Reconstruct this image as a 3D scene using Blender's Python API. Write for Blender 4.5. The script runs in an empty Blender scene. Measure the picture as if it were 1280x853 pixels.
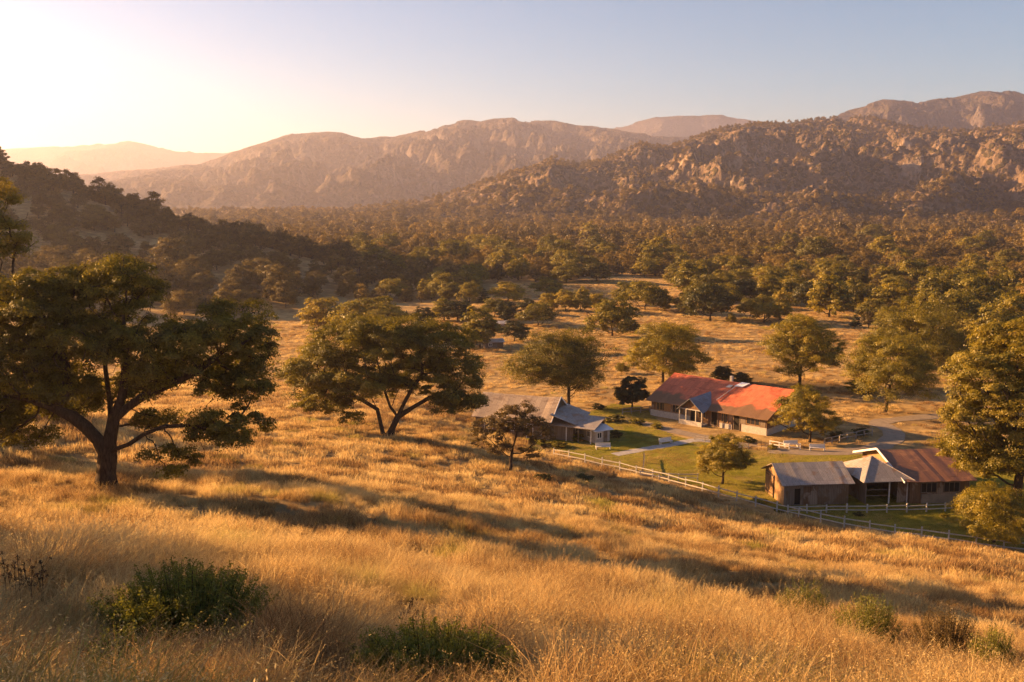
import bpy, math
import numpy as np
from mathutils import Vector

R = math.radians
rng = np.random.default_rng(7)
scn = bpy.context.scene
COL = scn.collection

# ------------------------------------------------------------------ camera
F = 1229.0                                   # focal length in photo pixels (1280 wide)
PITCH = math.atan((426.5 - 245) / F)
cam_d = bpy.data.cameras.new('camera'); cam = bpy.data.objects.new('camera', cam_d); COL.objects.link(cam)
cam_d.sensor_width = 36; cam_d.lens = 36 * F / 1280
cam_d.clip_start = .3; cam_d.clip_end = 60000
cam.rotation_euler = (R(90) - PITCH, 0, 0)
scn.camera = cam
FLOOR = -36.0
cp, sp = math.cos(PITCH), math.sin(PITCH)

def ray(px, py):
    u = (px - 640) / F; w = (426.5 - py) / F
    return np.array([u, cp + w * sp, -sp + w * cp])
def deep(px, py, d):                          # the point seen at (px,py) that lies d metres ahead
    r = ray(px, py); return r * (d / r[1])
def flr(px, py, z=FLOOR):                     # the point of the valley floor seen at (px,py)
    r = ray(px, py); return r * (z / r[2])

SUN_AZ, SUN_EL = R(-70), R(15.5)              # azimuth from straight ahead (minus = left)
to_sun = Vector((math.sin(SUN_AZ) * math.cos(SUN_EL), math.cos(SUN_AZ) * math.cos(SUN_EL), math.sin(SUN_EL)))

# ------------------------------------------------------------------ noise
_perm = np.random.default_rng(3).permutation(4096)
_g = np.random.default_rng(4).random(4096) * 2 * np.pi
_gx, _gy = np.cos(_g), np.sin(_g)
def perlin(x, y, seed=0):
    x = np.asarray(x, float); y = np.asarray(y, float)
    xi = np.floor(x).astype(np.int64); yi = np.floor(y).astype(np.int64)
    xf = x - xi; yf = y - yi
    u = xf**3 * (xf * (xf * 6 - 15) + 10); v = yf**3 * (yf * (yf * 6 - 15) + 10)
    def g(ix, iy, dx, dy):
        h = _perm[(_perm[(ix + seed * 57) & 4095] + iy) & 4095]
        return _gx[h] * dx + _gy[h] * dy
    a = g(xi, yi, xf, yf); b = g(xi + 1, yi, xf - 1, yf)
    c = g(xi, yi + 1, xf, yf - 1); d = g(xi + 1, yi + 1, xf - 1, yf - 1)
    return ((a + (b - a) * u) * (1 - v) + (c + (d - c) * u) * v) * 1.5
def fbm(x, y, o=4, seed=0, gain=.5):
    s = 0; a = 1; f = 1
    for k in range(o):
        s = s + a * perlin(x * f, y * f, seed + k); a *= gain; f *= 2.03
    return s
def ridged(x, y, o=5, seed=0, gain=.5):
    s = 0; a = 1; f = 1; w = 1
    for k in range(o):
        n = 1 - np.abs(perlin(x * f, y * f, seed + k)); n = n * n
        s = s + a * n * w; w = np.clip(n * 1.6, 0, 1); a *= gain; f *= 2.07
    return s / 1.7
def sstep(a, b, x):
    t = np.clip((x - a) / (b - a), 0, 1); return t * t * (3 - 2 * t)

# ------------------------------------------------------------------ near hill through measured points
cps = []
for px, py, d in [(0, 853, 9), (320, 853, 10), (640, 853, 11.5), (960, 853, 15), (1280, 853, 20),
                  (0, 760, 15), (235, 812, 13.5), (320, 700, 28), (0, 660, 36), (133, 612, 55), (0, 575, 68), (300, 600, 62),
                  (640, 760, 24), (640, 700, 42), (640, 640, 72), (638, 588, 107), (485, 546, 120), (300, 540, 108),
                  (960, 760, 36), (960, 700, 68), (1280, 770, 46), (1280, 725, 72), (0, 515, 130), (400, 505, 150), (860, 640, 98),
                  (150, 490, 170)]:
    cps.append(deep(px, py, d))
for px, py in [(690, 569), (780, 589), (870, 613), (990, 646), (1100, 668), (1280, 692), (610, 530), (560, 508), (480, 492), (300, 476)]:
    cps.append(flr(px, py))
cps += [np.array(p, float) for p in [(0, 0, -2.3), (-20, 0, 1), (-60, 20, 1), (-60, 80, -13), (-110, 150, -30), (-30, -25, 4), (40, -20, -12),
                              (80, 10, -34), (90, 60, -44), (-120, 70, -8), (60, 130, -50), (0, 190, -48), (-60, 240, -50), (0, -60, 6), (-150, 0, 8),
                              (-160, 200, -42)]]
cps = np.array(cps)
def _tps(r2):
    return np.where(r2 > 1e-9, r2 * np.log(np.maximum(r2, 1e-9)) * .5, 0)
_C = cps[:, :2] / 50
_K = _tps(((_C[:, None] - _C[None])**2).sum(-1)) + np.eye(len(_C)) * .004
_P = np.c_[np.ones(len(_C)), _C]
_A = np.block([[_K, _P], [_P.T, np.zeros((3, 3))]])
_W = np.linalg.solve(_A, np.r_[cps[:, 2], 0, 0, 0])
def hill(x, y):
    x = np.asarray(x, float); y = np.asarray(y, float)
    sh = x.shape; X = np.clip(x.ravel(), -170, 100) / 50; Y = np.clip(y.ravel(), -70, 260) / 50
    out = np.empty(len(X))
    for i in range(0, len(X), 40000):
        s = slice(i, i + 40000)
        r2 = (X[s, None] - _C[:, 0])**2 + (Y[s, None] - _C[:, 1])**2
        out[s] = _tps(r2) @ _W[:-3] + _W[-3] + _W[-2] * X[s] + _W[-1] * Y[s]
    return out.reshape(sh)

# wooded hill at the left: measured crest, its unseen left end raised for shade
_cr = [(-420, 0, 520), (-250, 112, 520), (-120, 172, 500), (0, 215, 480), (60, 232, 468), (100, 250, 460), (200, 278, 440), (300, 307, 420), (400, 332, 398), (480, 358, 374), (525, 374, 356), (556, 390, 336)]
_cw = np.array([deep(*c) for c in _cr])
def wooded(x, y):
    yc = np.interp(x, _cw[:, 0], _cw[:, 1]); zc = np.interp(x, _cw[:, 0], _cw[:, 2], left=_cw[0, 2], right=FLOOR)
    h = np.maximum(zc - FLOOR, 0)
    yf = np.interp(x, [-330, -200, -60, -20], [215, 235, 288, 318])
    t = np.clip((y - yf) / (yc - yf), 0, 1)
    front = t**1.05 * (1 - .12 * np.sin(t * np.pi))
    back = 1 - sstep(0, 1, (y - yc) / (90 + h * 2.2))
    prof = np.where(y < yc, front, back)
    w = 1 - sstep(-420, -700, x) if False else 1
    bump = 1 + .10 * fbm(x / 60, y / 60, 3, 11)
    return h * prof * np.where(t >= 1, 1, bump) * w

def ground_z(x, y):
    x = np.asarray(x, float); y = np.asarray(y, float)
    hz = hill(x, y) + .35 * fbm(x / 9, y / 9, 3, 21) * sstep(5, 25, np.hypot(x, y)) * 1.0 - .15
    k = 1.2
    yard = sstep(60, 200, np.hypot(x - 25, (y - 130)))
    fl = FLOOR + .9 * fbm(x / 70, y / 70, 3, 31) * yard * sstep(180, 330, np.hypot(x, y)) + wooded(x, y)
    m = np.maximum(hz, fl); d = np.abs(hz - fl)
    z = m + np.where(d < k, (k - d)**2 / (4 * k), 0) * .5
    far = np.hypot(x, y)
    return np.where(far < 420, z, fl)
def gz(x, y): return float(ground_z(np.array([x]), np.array([y]))[0])

def on_ground(px, py, lo=3, hi=1200):
    """first point of the ground seen at (px,py)"""
    r = ray(px, py); r = r / r[1]
    d = np.geomspace(lo, hi, 3000); P = r[None] * d[:, None]
    g = ground_z(P[:, 0], P[:, 1]); i = int(np.argmax(P[:, 2] < g))
    return np.array([P[i, 0], P[i, 1], g[i]])

# ------------------------------------------------------------------ object helpers
def tag(o, label=None, cat=None, group=None, kind=None):
    if label: o['label'] = label
    if cat: o['category'] = cat
    if group: o['group'] = group
    if kind: o['kind'] = kind
    return o
def link(name, me, parent=None, loc=None):
    o = bpy.data.objects.new(name, me); COL.objects.link(o)
    if parent is not None: o.parent = parent
    if loc is not None: o.location = loc
    return o
def empty(name, loc, rz=0):
    o = bpy.data.objects.new(name, None); COL.objects.link(o); o.location = tuple(map(float, loc)); o.rotation_euler = (0, 0, rz)
    o.empty_display_size = .5
    return o
def copy_tree(o, parent=None):
    c = o.copy(); COL.objects.link(c)
    if parent is not None: c.parent = parent
    for ch in list(o.children): copy_tree(ch, c)
    return c
def np_mesh(name, V, Fq, mat=None, smooth=False, face_attr=None, mats=None, midx=None):
    """mesh of quads (or tris) out of arrays"""
    V = np.asarray(V, np.float32); Fq = np.asarray(Fq, np.int32); n, k = Fq.shape
    me = bpy.data.meshes.new(name)
    me.vertices.add(len(V)); me.vertices.foreach_set('co', V.ravel())
    me.loops.add(n * k); me.loops.foreach_set('vertex_index', Fq.ravel())
    me.polygons.add(n); me.polygons.foreach_set('loop_start', np.arange(0, n * k, k, dtype=np.int32))
    me.polygons.foreach_set('loop_total', np.full(n, k, np.int32))
    if smooth: me.polygons.foreach_set('use_smooth', np.ones(n, bool))
    me.update(calc_edges=True)
    if face_attr is not None:
        for an, av in face_attr.items():
            a = me.attributes.new(an, 'FLOAT', 'FACE'); a.data.foreach_set('value', np.asarray(av, np.float32))
    for m in (mats or ([mat] if mat else [])): me.materials.append(m)
    if midx is not None: me.polygons.foreach_set('material_index', np.asarray(midx, np.int32))
    return me

class MB:
    """collects polygons into one mesh"""
    def __init__(s): s.v = []; s.f = []
    def poly(s, pts):
        i = len(s.v); s.v += [tuple(map(float, p)) for p in pts]; s.f.append(list(range(i, i + len(pts))))
    def solid(s, low, high):
        """prism between two rings of the same length"""
        n = len(low); i = len(s.v); s.v += [tuple(map(float, p)) for p in low] + [tuple(map(float, p)) for p in high]
        s.f.append(list(range(i, i + n))[::-1]); s.f.append(list(range(i + n, i + 2 * n)))
        for k in range(n):
            j = (k + 1) % n; s.f.append([i + k, i + j, i + n + j, i + n + k])
    def box(s, x0, x1, y0, y1, z0, z1):
        s.solid([(x0, y0, z0), (x1, y0, z0), (x1, y1, z0), (x0, y1, z0)], [(x0, y0, z1), (x1, y0, z1), (x1, y1, z1), (x0, y1, z1)])
    def sheet(s, pts, t=.08):
        """thick slab whose top face is pts (counter-clockwise from above)"""
        s.solid([(p[0], p[1], p[2] - t) for p in pts], pts)
    def beam(s, a, b, w=.1, h=.1):
        a = Vector(a); b = Vector(b); d = (b - a).normalized()
        side = d.cross(Vector((0, 0, 1)))
        if side.length < .05: side = Vector((1, 0, 0))
        side = side.normalized() * w / 2; up = side.cross(d).normalized() * h / 2
        s.solid([a - side - up, a + side - up, a + side + up, a - side + up], [b - side - up, b + side - up, b + side + up, b - side + up])
    def build(s, name, mat, parent=None, loc=None, bevel=0):
        me = bpy.data.meshes.new(name); me.from_pydata(s.v, [], s.f); me.update()
        import bmesh
        bm = bmesh.new(); bm.from_mesh(me); bmesh.ops.recalc_face_normals(bm, faces=bm.faces); bm.to_mesh(me); bm.free()
        me.materials.append(mat); o = link(name, me, parent, loc)
        if bevel:
            b = o.modifiers.new('b', 'BEVEL'); b.width = bevel; b.segments = 1; b.limit_method = 'ANGLE'
        return o

# ------------------------------------------------------------------ materials
def new_mat(name):
    m = bpy.data.materials.new(name); m.use_nodes = True; nt = m.node_tree; nt.nodes.clear()
    out = nt.nodes.new('ShaderNodeOutputMaterial'); return m, nt, out
def N(nt, t, **kw):
    n = nt.nodes.new(t)
    for k, v in kw.items():
        if k.startswith('i_'):
            key = k[2:]; n.inputs[int(key) if key.isdigit() else key.replace('_', ' ')].default_value = v
        else: setattr(n, k, v)
    return n
def ramp(nt, fac, stops):
    n = nt.nodes.new('ShaderNodeValToRGB'); e = n.color_ramp.elements
    e[0].position, e[0].color = stops[0][0], (*stops[0][1], 1); e[1].position, e[1].color = stops[-1][0], (*stops[-1][1], 1)
    for p, c in stops[1:-1]:
        q = e.new(p); q.color = (*c, 1)
    if fac is not None: nt.links.new(fac, n.inputs[0])
    return n.outputs[0]
def noise(nt, coord, scale, detail=4, rough=.6, dist=0, stretch=None):
    if stretch:
        m = N(nt, 'ShaderNodeMapping'); m.inputs['Scale'].default_value = stretch; nt.links.new(coord, m.inputs[0]); coord = m.outputs[0]
    n = N(nt, 'ShaderNodeTexNoise', i_Scale=scale, i_Detail=detail, i_Roughness=rough, i_Distortion=dist)
    nt.links.new(coord, n.inputs['Vector']); return n.outputs['Fac']
def mixc(nt, f, a, b, mode='MIX'):
    n = N(nt, 'ShaderNodeMix', data_type='RGBA', blend_type=mode)
    for s, v in ((n.inputs[0], f), (n.inputs[6], a), (n.inputs[7], b)):
        if hasattr(v, 'links') or hasattr(v, 'is_linked'): nt.links.new(v, s)
        elif isinstance(v, (int, float)): s.default_value = v
        else: s.default_value = (*v, 1)
    return n.outputs[2]
def math_(nt, op, a, b=0.0, clamp=False):
    n = N(nt, 'ShaderNodeMath', operation=op, use_clamp=clamp)
    for s, v in ((n.inputs[0], a), (n.inputs[1], b)):
        if isinstance(v, (int, float)): s.default_value = v
        else: nt.links.new(v, s)
    return n.outputs[0]
def maprange(nt, v, a, b, c=0.0, d=1.0):
    n = N(nt, 'ShaderNodeMapRange', interpolation_type='SMOOTHSTEP'); nt.links.new(v, n.inputs[0])
    for i, q in enumerate((a, b, c, d)): n.inputs[i + 1].default_value = q
    return n.outputs[0]
def finish(nt, out, color, rough=.9, bump=None, bstr=.5, bdist=.1, spec=.2, metal=0):
    b = N(nt, 'ShaderNodeBsdfPrincipled'); b.inputs['Roughness'].default_value = rough; b.inputs['Specular IOR Level'].default_value = spec
    b.inputs['Metallic'].default_value = metal
    if isinstance(color, tuple): b.inputs['Base Color'].default_value = (*color, 1)
    else: nt.links.new(color, b.inputs['Base Color'])
    if bump is not None:
        bn = N(nt, 'ShaderNodeBump', i_Strength=bstr, i_Distance=bdist); nt.links.new(bump, bn.inputs['Height']); nt.links.new(bn.outputs[0], b.inputs['Normal'])
    nt.links.new(b.outputs[0], out.inputs[0])

def leaf_mat(name, dark, mid, light, transl=.38, instancer=False, tcol=1.25):
    m, nt, out = new_mat(name)
    a = N(nt, 'ShaderNodeAttribute', attribute_name='tint')
    v = a.outputs['Fac']
    if instancer:
        a2 = N(nt, 'ShaderNodeAttribute', attribute_name='itint', attribute_type='INSTANCER')
        v = math_(nt, 'ADD', math_(nt, 'MULTIPLY', v, .5), math_(nt, 'MULTIPLY', a2.outputs['Fac'], .5))
    else:
        oi = N(nt, 'ShaderNodeObjectInfo')
        v = math_(nt, 'ADD', math_(nt, 'MULTIPLY', v, .7), math_(nt, 'MULTIPLY', oi.outputs['Random'], .3))
    c = ramp(nt, v, [(.1, dark), (.5, mid), (.95, light)])
    d = N(nt, 'ShaderNodeBsdfDiffuse'); nt.links.new(c, d.inputs[0])
    t = N(nt, 'ShaderNodeBsdfTranslucent')
    tc = mixc(nt, 1.0, c, (tcol * 1.1, tcol * 1.05, tcol * .55), 'MULTIPLY'); nt.links.new(tc, t.inputs[0])
    mx = N(nt, 'ShaderNodeMixShader'); mx.inputs[0].default_value = transl
    nt.links.new(d.outputs[0], mx.inputs[1]); nt.links.new(t.outputs[0], mx.inputs[2])
    g = N(nt, 'ShaderNodeBsdfGlossy'); g.inputs['Roughness'].default_value = .45; g.inputs[0].default_value = (1, 1, 1, 1)
    m2 = N(nt, 'ShaderNodeMixShader'); m2.inputs[0].default_value = .02
    nt.links.new(mx.outputs[0], m2.inputs[1]); nt.links.new(g.outputs[0], m2.inputs[2]); nt.links.new(m2.outputs[0], out.inputs[0])
    return m
LEAF = leaf_mat('oak leaves', (.05, .048, .008), (.15, .13, .014), (.34, .257, .020))
LEAF_BRIGHT = leaf_mat('yellow green leaves', (.12, .11, .014), (.24, .19, .022), (.38, .28, .03))
LEAF_DRY = leaf_mat('brown sparse leaves', (.07, .055, .02), (.12, .085, .03), (.18, .12, .04))
LEAF_DARK = leaf_mat('dark leaves', (.03, .034, .010), (.055, .055, .012), (.10, .088, .016), .3)
LEAF_HILL_SHADE = leaf_mat('shade toned hill leaves', (.05, .042, .012), (.12, .090, .022), (.22, .155, .03), .32)  # darker leaves: the hillside's shade is put into their colour
LEAF_FAR = leaf_mat('woodland leaves', (.05, .038, .012), (.14, .10, .022), (.30, .20, .038), .36, instancer=True)
SAGE = leaf_mat('sage leaves', (.10, .11, .020), (.20, .20, .035), (.32, .29, .055), .42)
WEED = leaf_mat('dry weed heads', (.03, .02, .012), (.06, .035, .02), (.10, .06, .03), .2)

def grass_mat():
    m, nt, out = new_mat('dry grass blades')
    a = N(nt, 'ShaderNodeAttribute', attribute_name='tint')
    i1 = N(nt, 'ShaderNodeAttribute', attribute_name='itint', attribute_type='INSTANCER')
    i2 = N(nt, 'ShaderNodeAttribute', attribute_name='igreen', attribute_type='INSTANCER')
    v = math_(nt, 'ADD', math_(nt, 'MULTIPLY', a.outputs['Fac'], .5), math_(nt, 'MULTIPLY', i1.outputs['Fac'], .5))
    c = ramp(nt, v, [(.05, (.14, .075, .035)), (.35, (.38, .24, .10)), (.6, (.60, .43, .18)), (.95, (.80, .64, .31))])
    c = mixc(nt, i2.outputs['Fac'], c, (.30, .29, .05))
    d = N(nt, 'ShaderNodeBsdfDiffuse'); nt.links.new(c, d.inputs[0])
    t = N(nt, 'ShaderNodeBsdfTranslucent'); nt.links.new(c, t.inputs[0])
    mx = N(nt, 'ShaderNodeMixShader'); mx.inputs[0].default_value = .45
    nt.links.new(d.outputs[0], mx.inputs[1]); nt.links.new(t.outputs[0], mx.inputs[2]); nt.links.new(mx.outputs[0], out.inputs[0])
    return m
GRASS = grass_mat()

def bark_mat():
    m, nt, out = new_mat('bark'); tc = N(nt, 'ShaderNodeTexCoord').outputs['Object']
    n = noise(nt, tc, 9, 6, .7, .4, (1, 1, .25)); c = ramp(nt, n, [(.3, (.02, .014, .009)), (.7, (.10, .07, .045))])
    finish(nt, out, c, .95, n, .8, .06, .1); return m
BARK = bark_mat()

def ground_mat():
    m, nt, out = new_mat('dry ground'); tc = N(nt, 'ShaderNodeTexCoord').outputs['Object']
    big = noise(nt, tc, .035, 5, .6, .6); mid = noise(nt, tc, .35, 5, .65, .3); fine = noise(nt, tc, 6, 5, .75)
    c = ramp(nt, mid, [(.3, (.22, .14, .065)), (.55, (.42, .29, .12)), (.75, (.56, .41, .19))])
    c = mixc(nt, maprange(nt, big, .52, .66), c, (.22, .15, .07))
    stripe = noise(nt, tc, .09, 5, .7, .8, (.35, 2.2, 1)); c = mixc(nt, math_(nt, 'MULTIPLY', maprange(nt, stripe, .5, .62), .55), c, (.16, .11, .055))
    c = mixc(nt, math_(nt, 'MULTIPLY', maprange(nt, fine, .45, .7), .45), c, (.14, .10, .05))
    finish(nt, out, c, 1, math_(nt, 'ADD', fine, math_(nt, 'MULTIPLY', mid, 2.0)), .8, .25, .05); return m
GROUND = ground_mat()

def lawn_mat():
    m, nt, out = new_mat('lawn'); tc = N(nt, 'ShaderNodeTexCoord').outputs['Object']
    a = noise(nt, tc, .12, 4, .6, .5); b = noise(nt, tc, 5, 5, .75); s = noise(nt, tc, .5, 4, .65, .4, (.4, 2.4, 1))
    c = ramp(nt, b, [(.3, (.15, .145, .02)), (.7, (.30, .25, .035))])
    c = mixc(nt, maprange(nt, a, .5, .62), c, (.24, .18, .06))
    c = mixc(nt, math_(nt, 'MULTIPLY', maprange(nt, s, .52, .6), .5), c, (.10, .10, .022))
    finish(nt, out, c, 1, b, 1, .15, .05); return m
LAWN = lawn_mat()

def wood_mat(name, dark, light, scale=1.0, axis=(9, 9, .35), patch=None, rough=.85):
    """upright boards with weathering"""
    m, nt, out = new_mat(name); tc = N(nt, 'ShaderNodeTexCoord').outputs['Object']
    n = noise(nt, tc, 1.2 * scale, 5, .65, .3, axis); w = noise(nt, tc, .45, 4, .65, .6)
    c = ramp(nt, n, [(.3, dark), (.7, light)])
    if patch: c = mixc(nt, maprange(nt, w, .5, .6), c, patch)
    sx = N(nt, 'ShaderNodeSeparateXYZ'); nt.links.new(tc, sx.inputs[0])
    g = math_(nt, 'FRACT', math_(nt, 'MULTIPLY', math_(nt, 'ADD', sx.outputs[0], sx.outputs[1]), 3.6)); gap = maprange(nt, g, 0, .12)
    c = mixc(nt, gap, tuple(x * .35 for x in dark), c)
    finish(nt, out, c, rough, math_(nt, 'ADD', gap, math_(nt, 'MULTIPLY', n, .3)), .6, .03); return m
def tin_mat(name, c1, c2, patch, wrot=0.0, ridge=5.0, thr=(.52, .62), low=None, rough=.5, spec=.3):
    """sheet roof: corrugation down the slope plus rust patches"""
    m, nt, out = new_mat(name); tc = N(nt, 'ShaderNodeTexCoord').outputs['Object']
    sx = N(nt, 'ShaderNodeSeparateXYZ'); nt.links.new(tc, sx.inputs[0])
    w = math_(nt, 'SINE', math_(nt, 'MULTIPLY', sx.outputs[0], ridge * 6.283))
    n = noise(nt, tc, 3, 5, .7, .2, (1.6, .5, 1)); p = noise(nt, tc, .55, 5, .7, .5, (.9, 1.2, 1)); sp_ = noise(nt, tc, 9, 4, .8)
    sheets = N(nt, 'ShaderNodeTexBrick', offset=.5); sheets.inputs['Scale'].default_value = 1; sheets.inputs['Brick Width'].default_value = .85; sheets.inputs['Row Height'].default_value = 2.1
    sheets.inputs['Mortar Size'].default_value = .02; sheets.inputs[1].default_value = (.8, .8, .8, 1); sheets.inputs[2].default_value = (1.12, 1.12, 1.12, 1); sheets.inputs[3].default_value = (.55, .55, .55, 1)
    nt.links.new(tc, sheets.inputs[0])
    c = ramp(nt, n, [(.3, c1), (.7, c2)])
    c = mixc(nt, maprange(nt, p, *thr), c, patch)
    c = mixc(nt, math_(nt, 'MULTIPLY', maprange(nt, sp_, .62, .72), .6), c, tuple(x * .4 for x in patch))
    c = mixc(nt, .8, c, sheets.outputs[0], 'MULTIPLY')
    if low:      # brown lower strip with a wandering edge
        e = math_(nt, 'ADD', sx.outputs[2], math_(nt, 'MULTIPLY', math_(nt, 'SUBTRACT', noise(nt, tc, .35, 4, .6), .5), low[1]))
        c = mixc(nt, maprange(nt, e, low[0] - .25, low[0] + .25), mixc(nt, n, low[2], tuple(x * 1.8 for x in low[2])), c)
    finish(nt, out, c, rough, w, .35, .03, spec); return m
def plain_mat(name, c, var=.35, scale=3, rough=.85):
    m, nt, out = new_mat(name); tc = N(nt, 'ShaderNodeTexCoord').outputs['Object']
    n = noise(nt, tc, scale, 5, .7, .3); col = ramp(nt, n, [(.3, tuple(x * (1 - var) for x in c)), (.7, tuple(min(x * (1 + var * .6), .9) for x in c))])
    finish(nt, out, col, rough, n, .4, .03); return m
WOOD_BROWN = wood_mat('brown boards', (.10, .055, .03), (.24, .14, .075), patch=(.30, .23, .17))
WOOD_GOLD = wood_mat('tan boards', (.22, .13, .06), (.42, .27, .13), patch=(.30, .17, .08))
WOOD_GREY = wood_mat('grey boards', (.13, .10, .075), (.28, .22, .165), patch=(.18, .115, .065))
WHITE = plain_mat('white paint', (.72, .69, .64), .15)
STONE = plain_mat('whitewashed stone', (.46, .42, .37), .3, 4)
DARK = plain_mat('dark opening', (.02, .016, .012), .3)
GLASS_M, _nt, _o = new_mat('window glass'); finish(_nt, _o, (.03, .03, .035), .12, spec=.6)
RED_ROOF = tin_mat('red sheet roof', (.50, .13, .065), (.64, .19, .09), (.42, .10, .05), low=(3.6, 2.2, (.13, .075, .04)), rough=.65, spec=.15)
GREY_ROOF = tin_mat('grey sheet roof', (.25, .22, .195), (.38, .34, .30), (.30, .20, .13))
BLUE_ROOF = tin_mat('blue grey sheet roof', (.16, .17, .19), (.24, .25, .27), (.17, .16, .16))
PALE_ROOF = tin_mat('pale sheet roof', (.45, .41, .36), (.55, .50, .44), (.38, .30, .22))
RUST_ROOF = tin_mat('rusty brown roof', (.12, .06, .034), (.20, .095, .048), (.26, .13, .06))
WHITE_ROOF = tin_mat('white sheet roof', (.70, .71, .74), (.8, .8, .82), (.66, .66, .68))
TAN_ROOF = tin_mat('sunbleached roof', (.34, .26, .18), (.46, .36, .25), (.28, .20, .13))
FW = plain_mat('weathered white wood', (.46, .43, .38), .3, 6)
GRAVEL = plain_mat('pale gravel', (.27, .215, .155), .3, 1.2)
FLAG = plain_mat('flagstone', (.36, .34, .32), .3, 2)

def mountain_mat(name, soil, rock, veg, dot=.07, dens=.5, rockt=(.55, .62)):
    m, nt, out = new_mat(name); tc = N(nt, 'ShaderNodeTexCoord').outputs['Object']
    geo = N(nt, 'ShaderNodeNewGeometry'); sx = N(nt, 'ShaderNodeSeparateXYZ'); nt.links.new(geo.outputs['Normal'], sx.inputs[0])
    n1 = noise(nt, tc, .006, 7, .68, .8); n2 = noise(nt, tc, .035, 6, .72, .5)
    vo = N(nt, 'ShaderNodeTexVoronoi'); vo.inputs['Scale'].default_value = dot; nt.links.new(tc, vo.inputs['Vector'])
    pat = noise(nt, tc, .012, 6, .7, .6)
    treed = math_(nt, 'MULTIPLY', maprange(nt, vo.outputs['Distance'], .62, .38), maprange(nt, pat, .36, dens))
    c = ramp(nt, n2, [(.3, tuple(x * .6 for x in soil)), (.7, soil)])
    steep = math_(nt, 'ADD', math_(nt, 'MULTIPLY', math_(nt, 'SUBTRACT', 1.0, sx.outputs[2]), .55), math_(nt, 'MULTIPLY', n2, .65))
    steep = math_(nt, 'ADD', steep, math_(nt, 'MULTIPLY', math_(nt, 'SUBTRACT', n1, .5), .5))
    rm = maprange(nt, steep, *rockt); c = mixc(nt, rm, c, ramp(nt, n1, [(.3, tuple(x * .75 for x in rock)), (.7, rock)]))
    c = mixc(nt, math_(nt, 'MULTIPLY', treed, math_(nt, 'SUBTRACT', 1.0, math_(nt, 'MULTIPLY', rm, .8))), c, veg)
    h = math_(nt, 'ADD', math_(nt, 'MULTIPLY', treed, .5), math_(nt, 'MULTIPLY', n2, 1.5))
    finish(nt, out, c, 1, h, 1, 9, .05); return m
#@@TREES
# ------------------------------------------------------------------ trees
def unit(v): return v / np.maximum(np.linalg.norm(v, axis=-1, keepdims=True), 1e-9)
def colonize(starts, att, step, kill, rg, up=.04, iters=110, infl=1e9):
    pos = [np.array(p, float) for p in starts[0]]; par = [-1] + list(range(len(starts[0]) - 1))
    for st in starts[1:]:
        q0 = int(((np.array(pos) - np.array(st[0]))**2).sum(1).argmin()); b = len(pos); pos += [np.array(p, float) for p in st[1:]]; par += [q0] + list(range(b, b + len(st) - 2))
    nst = len(pos)
    att = np.array(att, float); pos = np.array(pos); par = list(par)
    can = np.arange(nst) >= 2
    near = np.full(len(att), 1e18); who = np.zeros(len(att), int)
    def upd(i0):
        nonlocal near, who
        P = pos[i0:]; d = ((att[:, None] - P[None])**2).sum(-1)
        d[:, ~can[i0:]] = 1e18
        j = d.argmin(1); m = d[np.arange(len(att)), j]; b = m < near; near[b] = m[b]; who[b] = j[b] + i0
    upd(0)
    for _ in range(iters):
        if len(att) == 0: break
        keys, inv = np.unique(who, return_inverse=True)
        dv = unit(att - pos[who]); acc = np.zeros((len(keys), 3)); np.add.at(acc, inv, dv)
        acc = unit(acc) + rg.normal(0, .16, acc.shape); acc[:, 2] += up
        acc = unit(acc); new = pos[keys] + acc * step
        i0 = len(pos); pos = np.vstack([pos, new]); par += list(keys); can = np.r_[can, np.ones(len(new), bool)]
        upd(i0)
        keep = near > kill * kill; att, near, who = att[keep], near[keep], who[keep]
    return pos, np.array(par)
def radii(par, r_base, rmin, ex=1.95):
    n = len(par); cnt = np.zeros(n); kids = np.zeros(n, int)
    for i in range(n - 1, 0, -1): pass
    kidn = np.bincount(par[1:], minlength=n)
    acc = np.where(kidn == 0, 1.0, 0.0)
    for i in range(n - 1, 0, -1):
        acc[par[i]] += acc[i]
    r = acc ** (1 / ex); r = r / r[0] * r_base
    return np.maximum(r, rmin)
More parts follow.
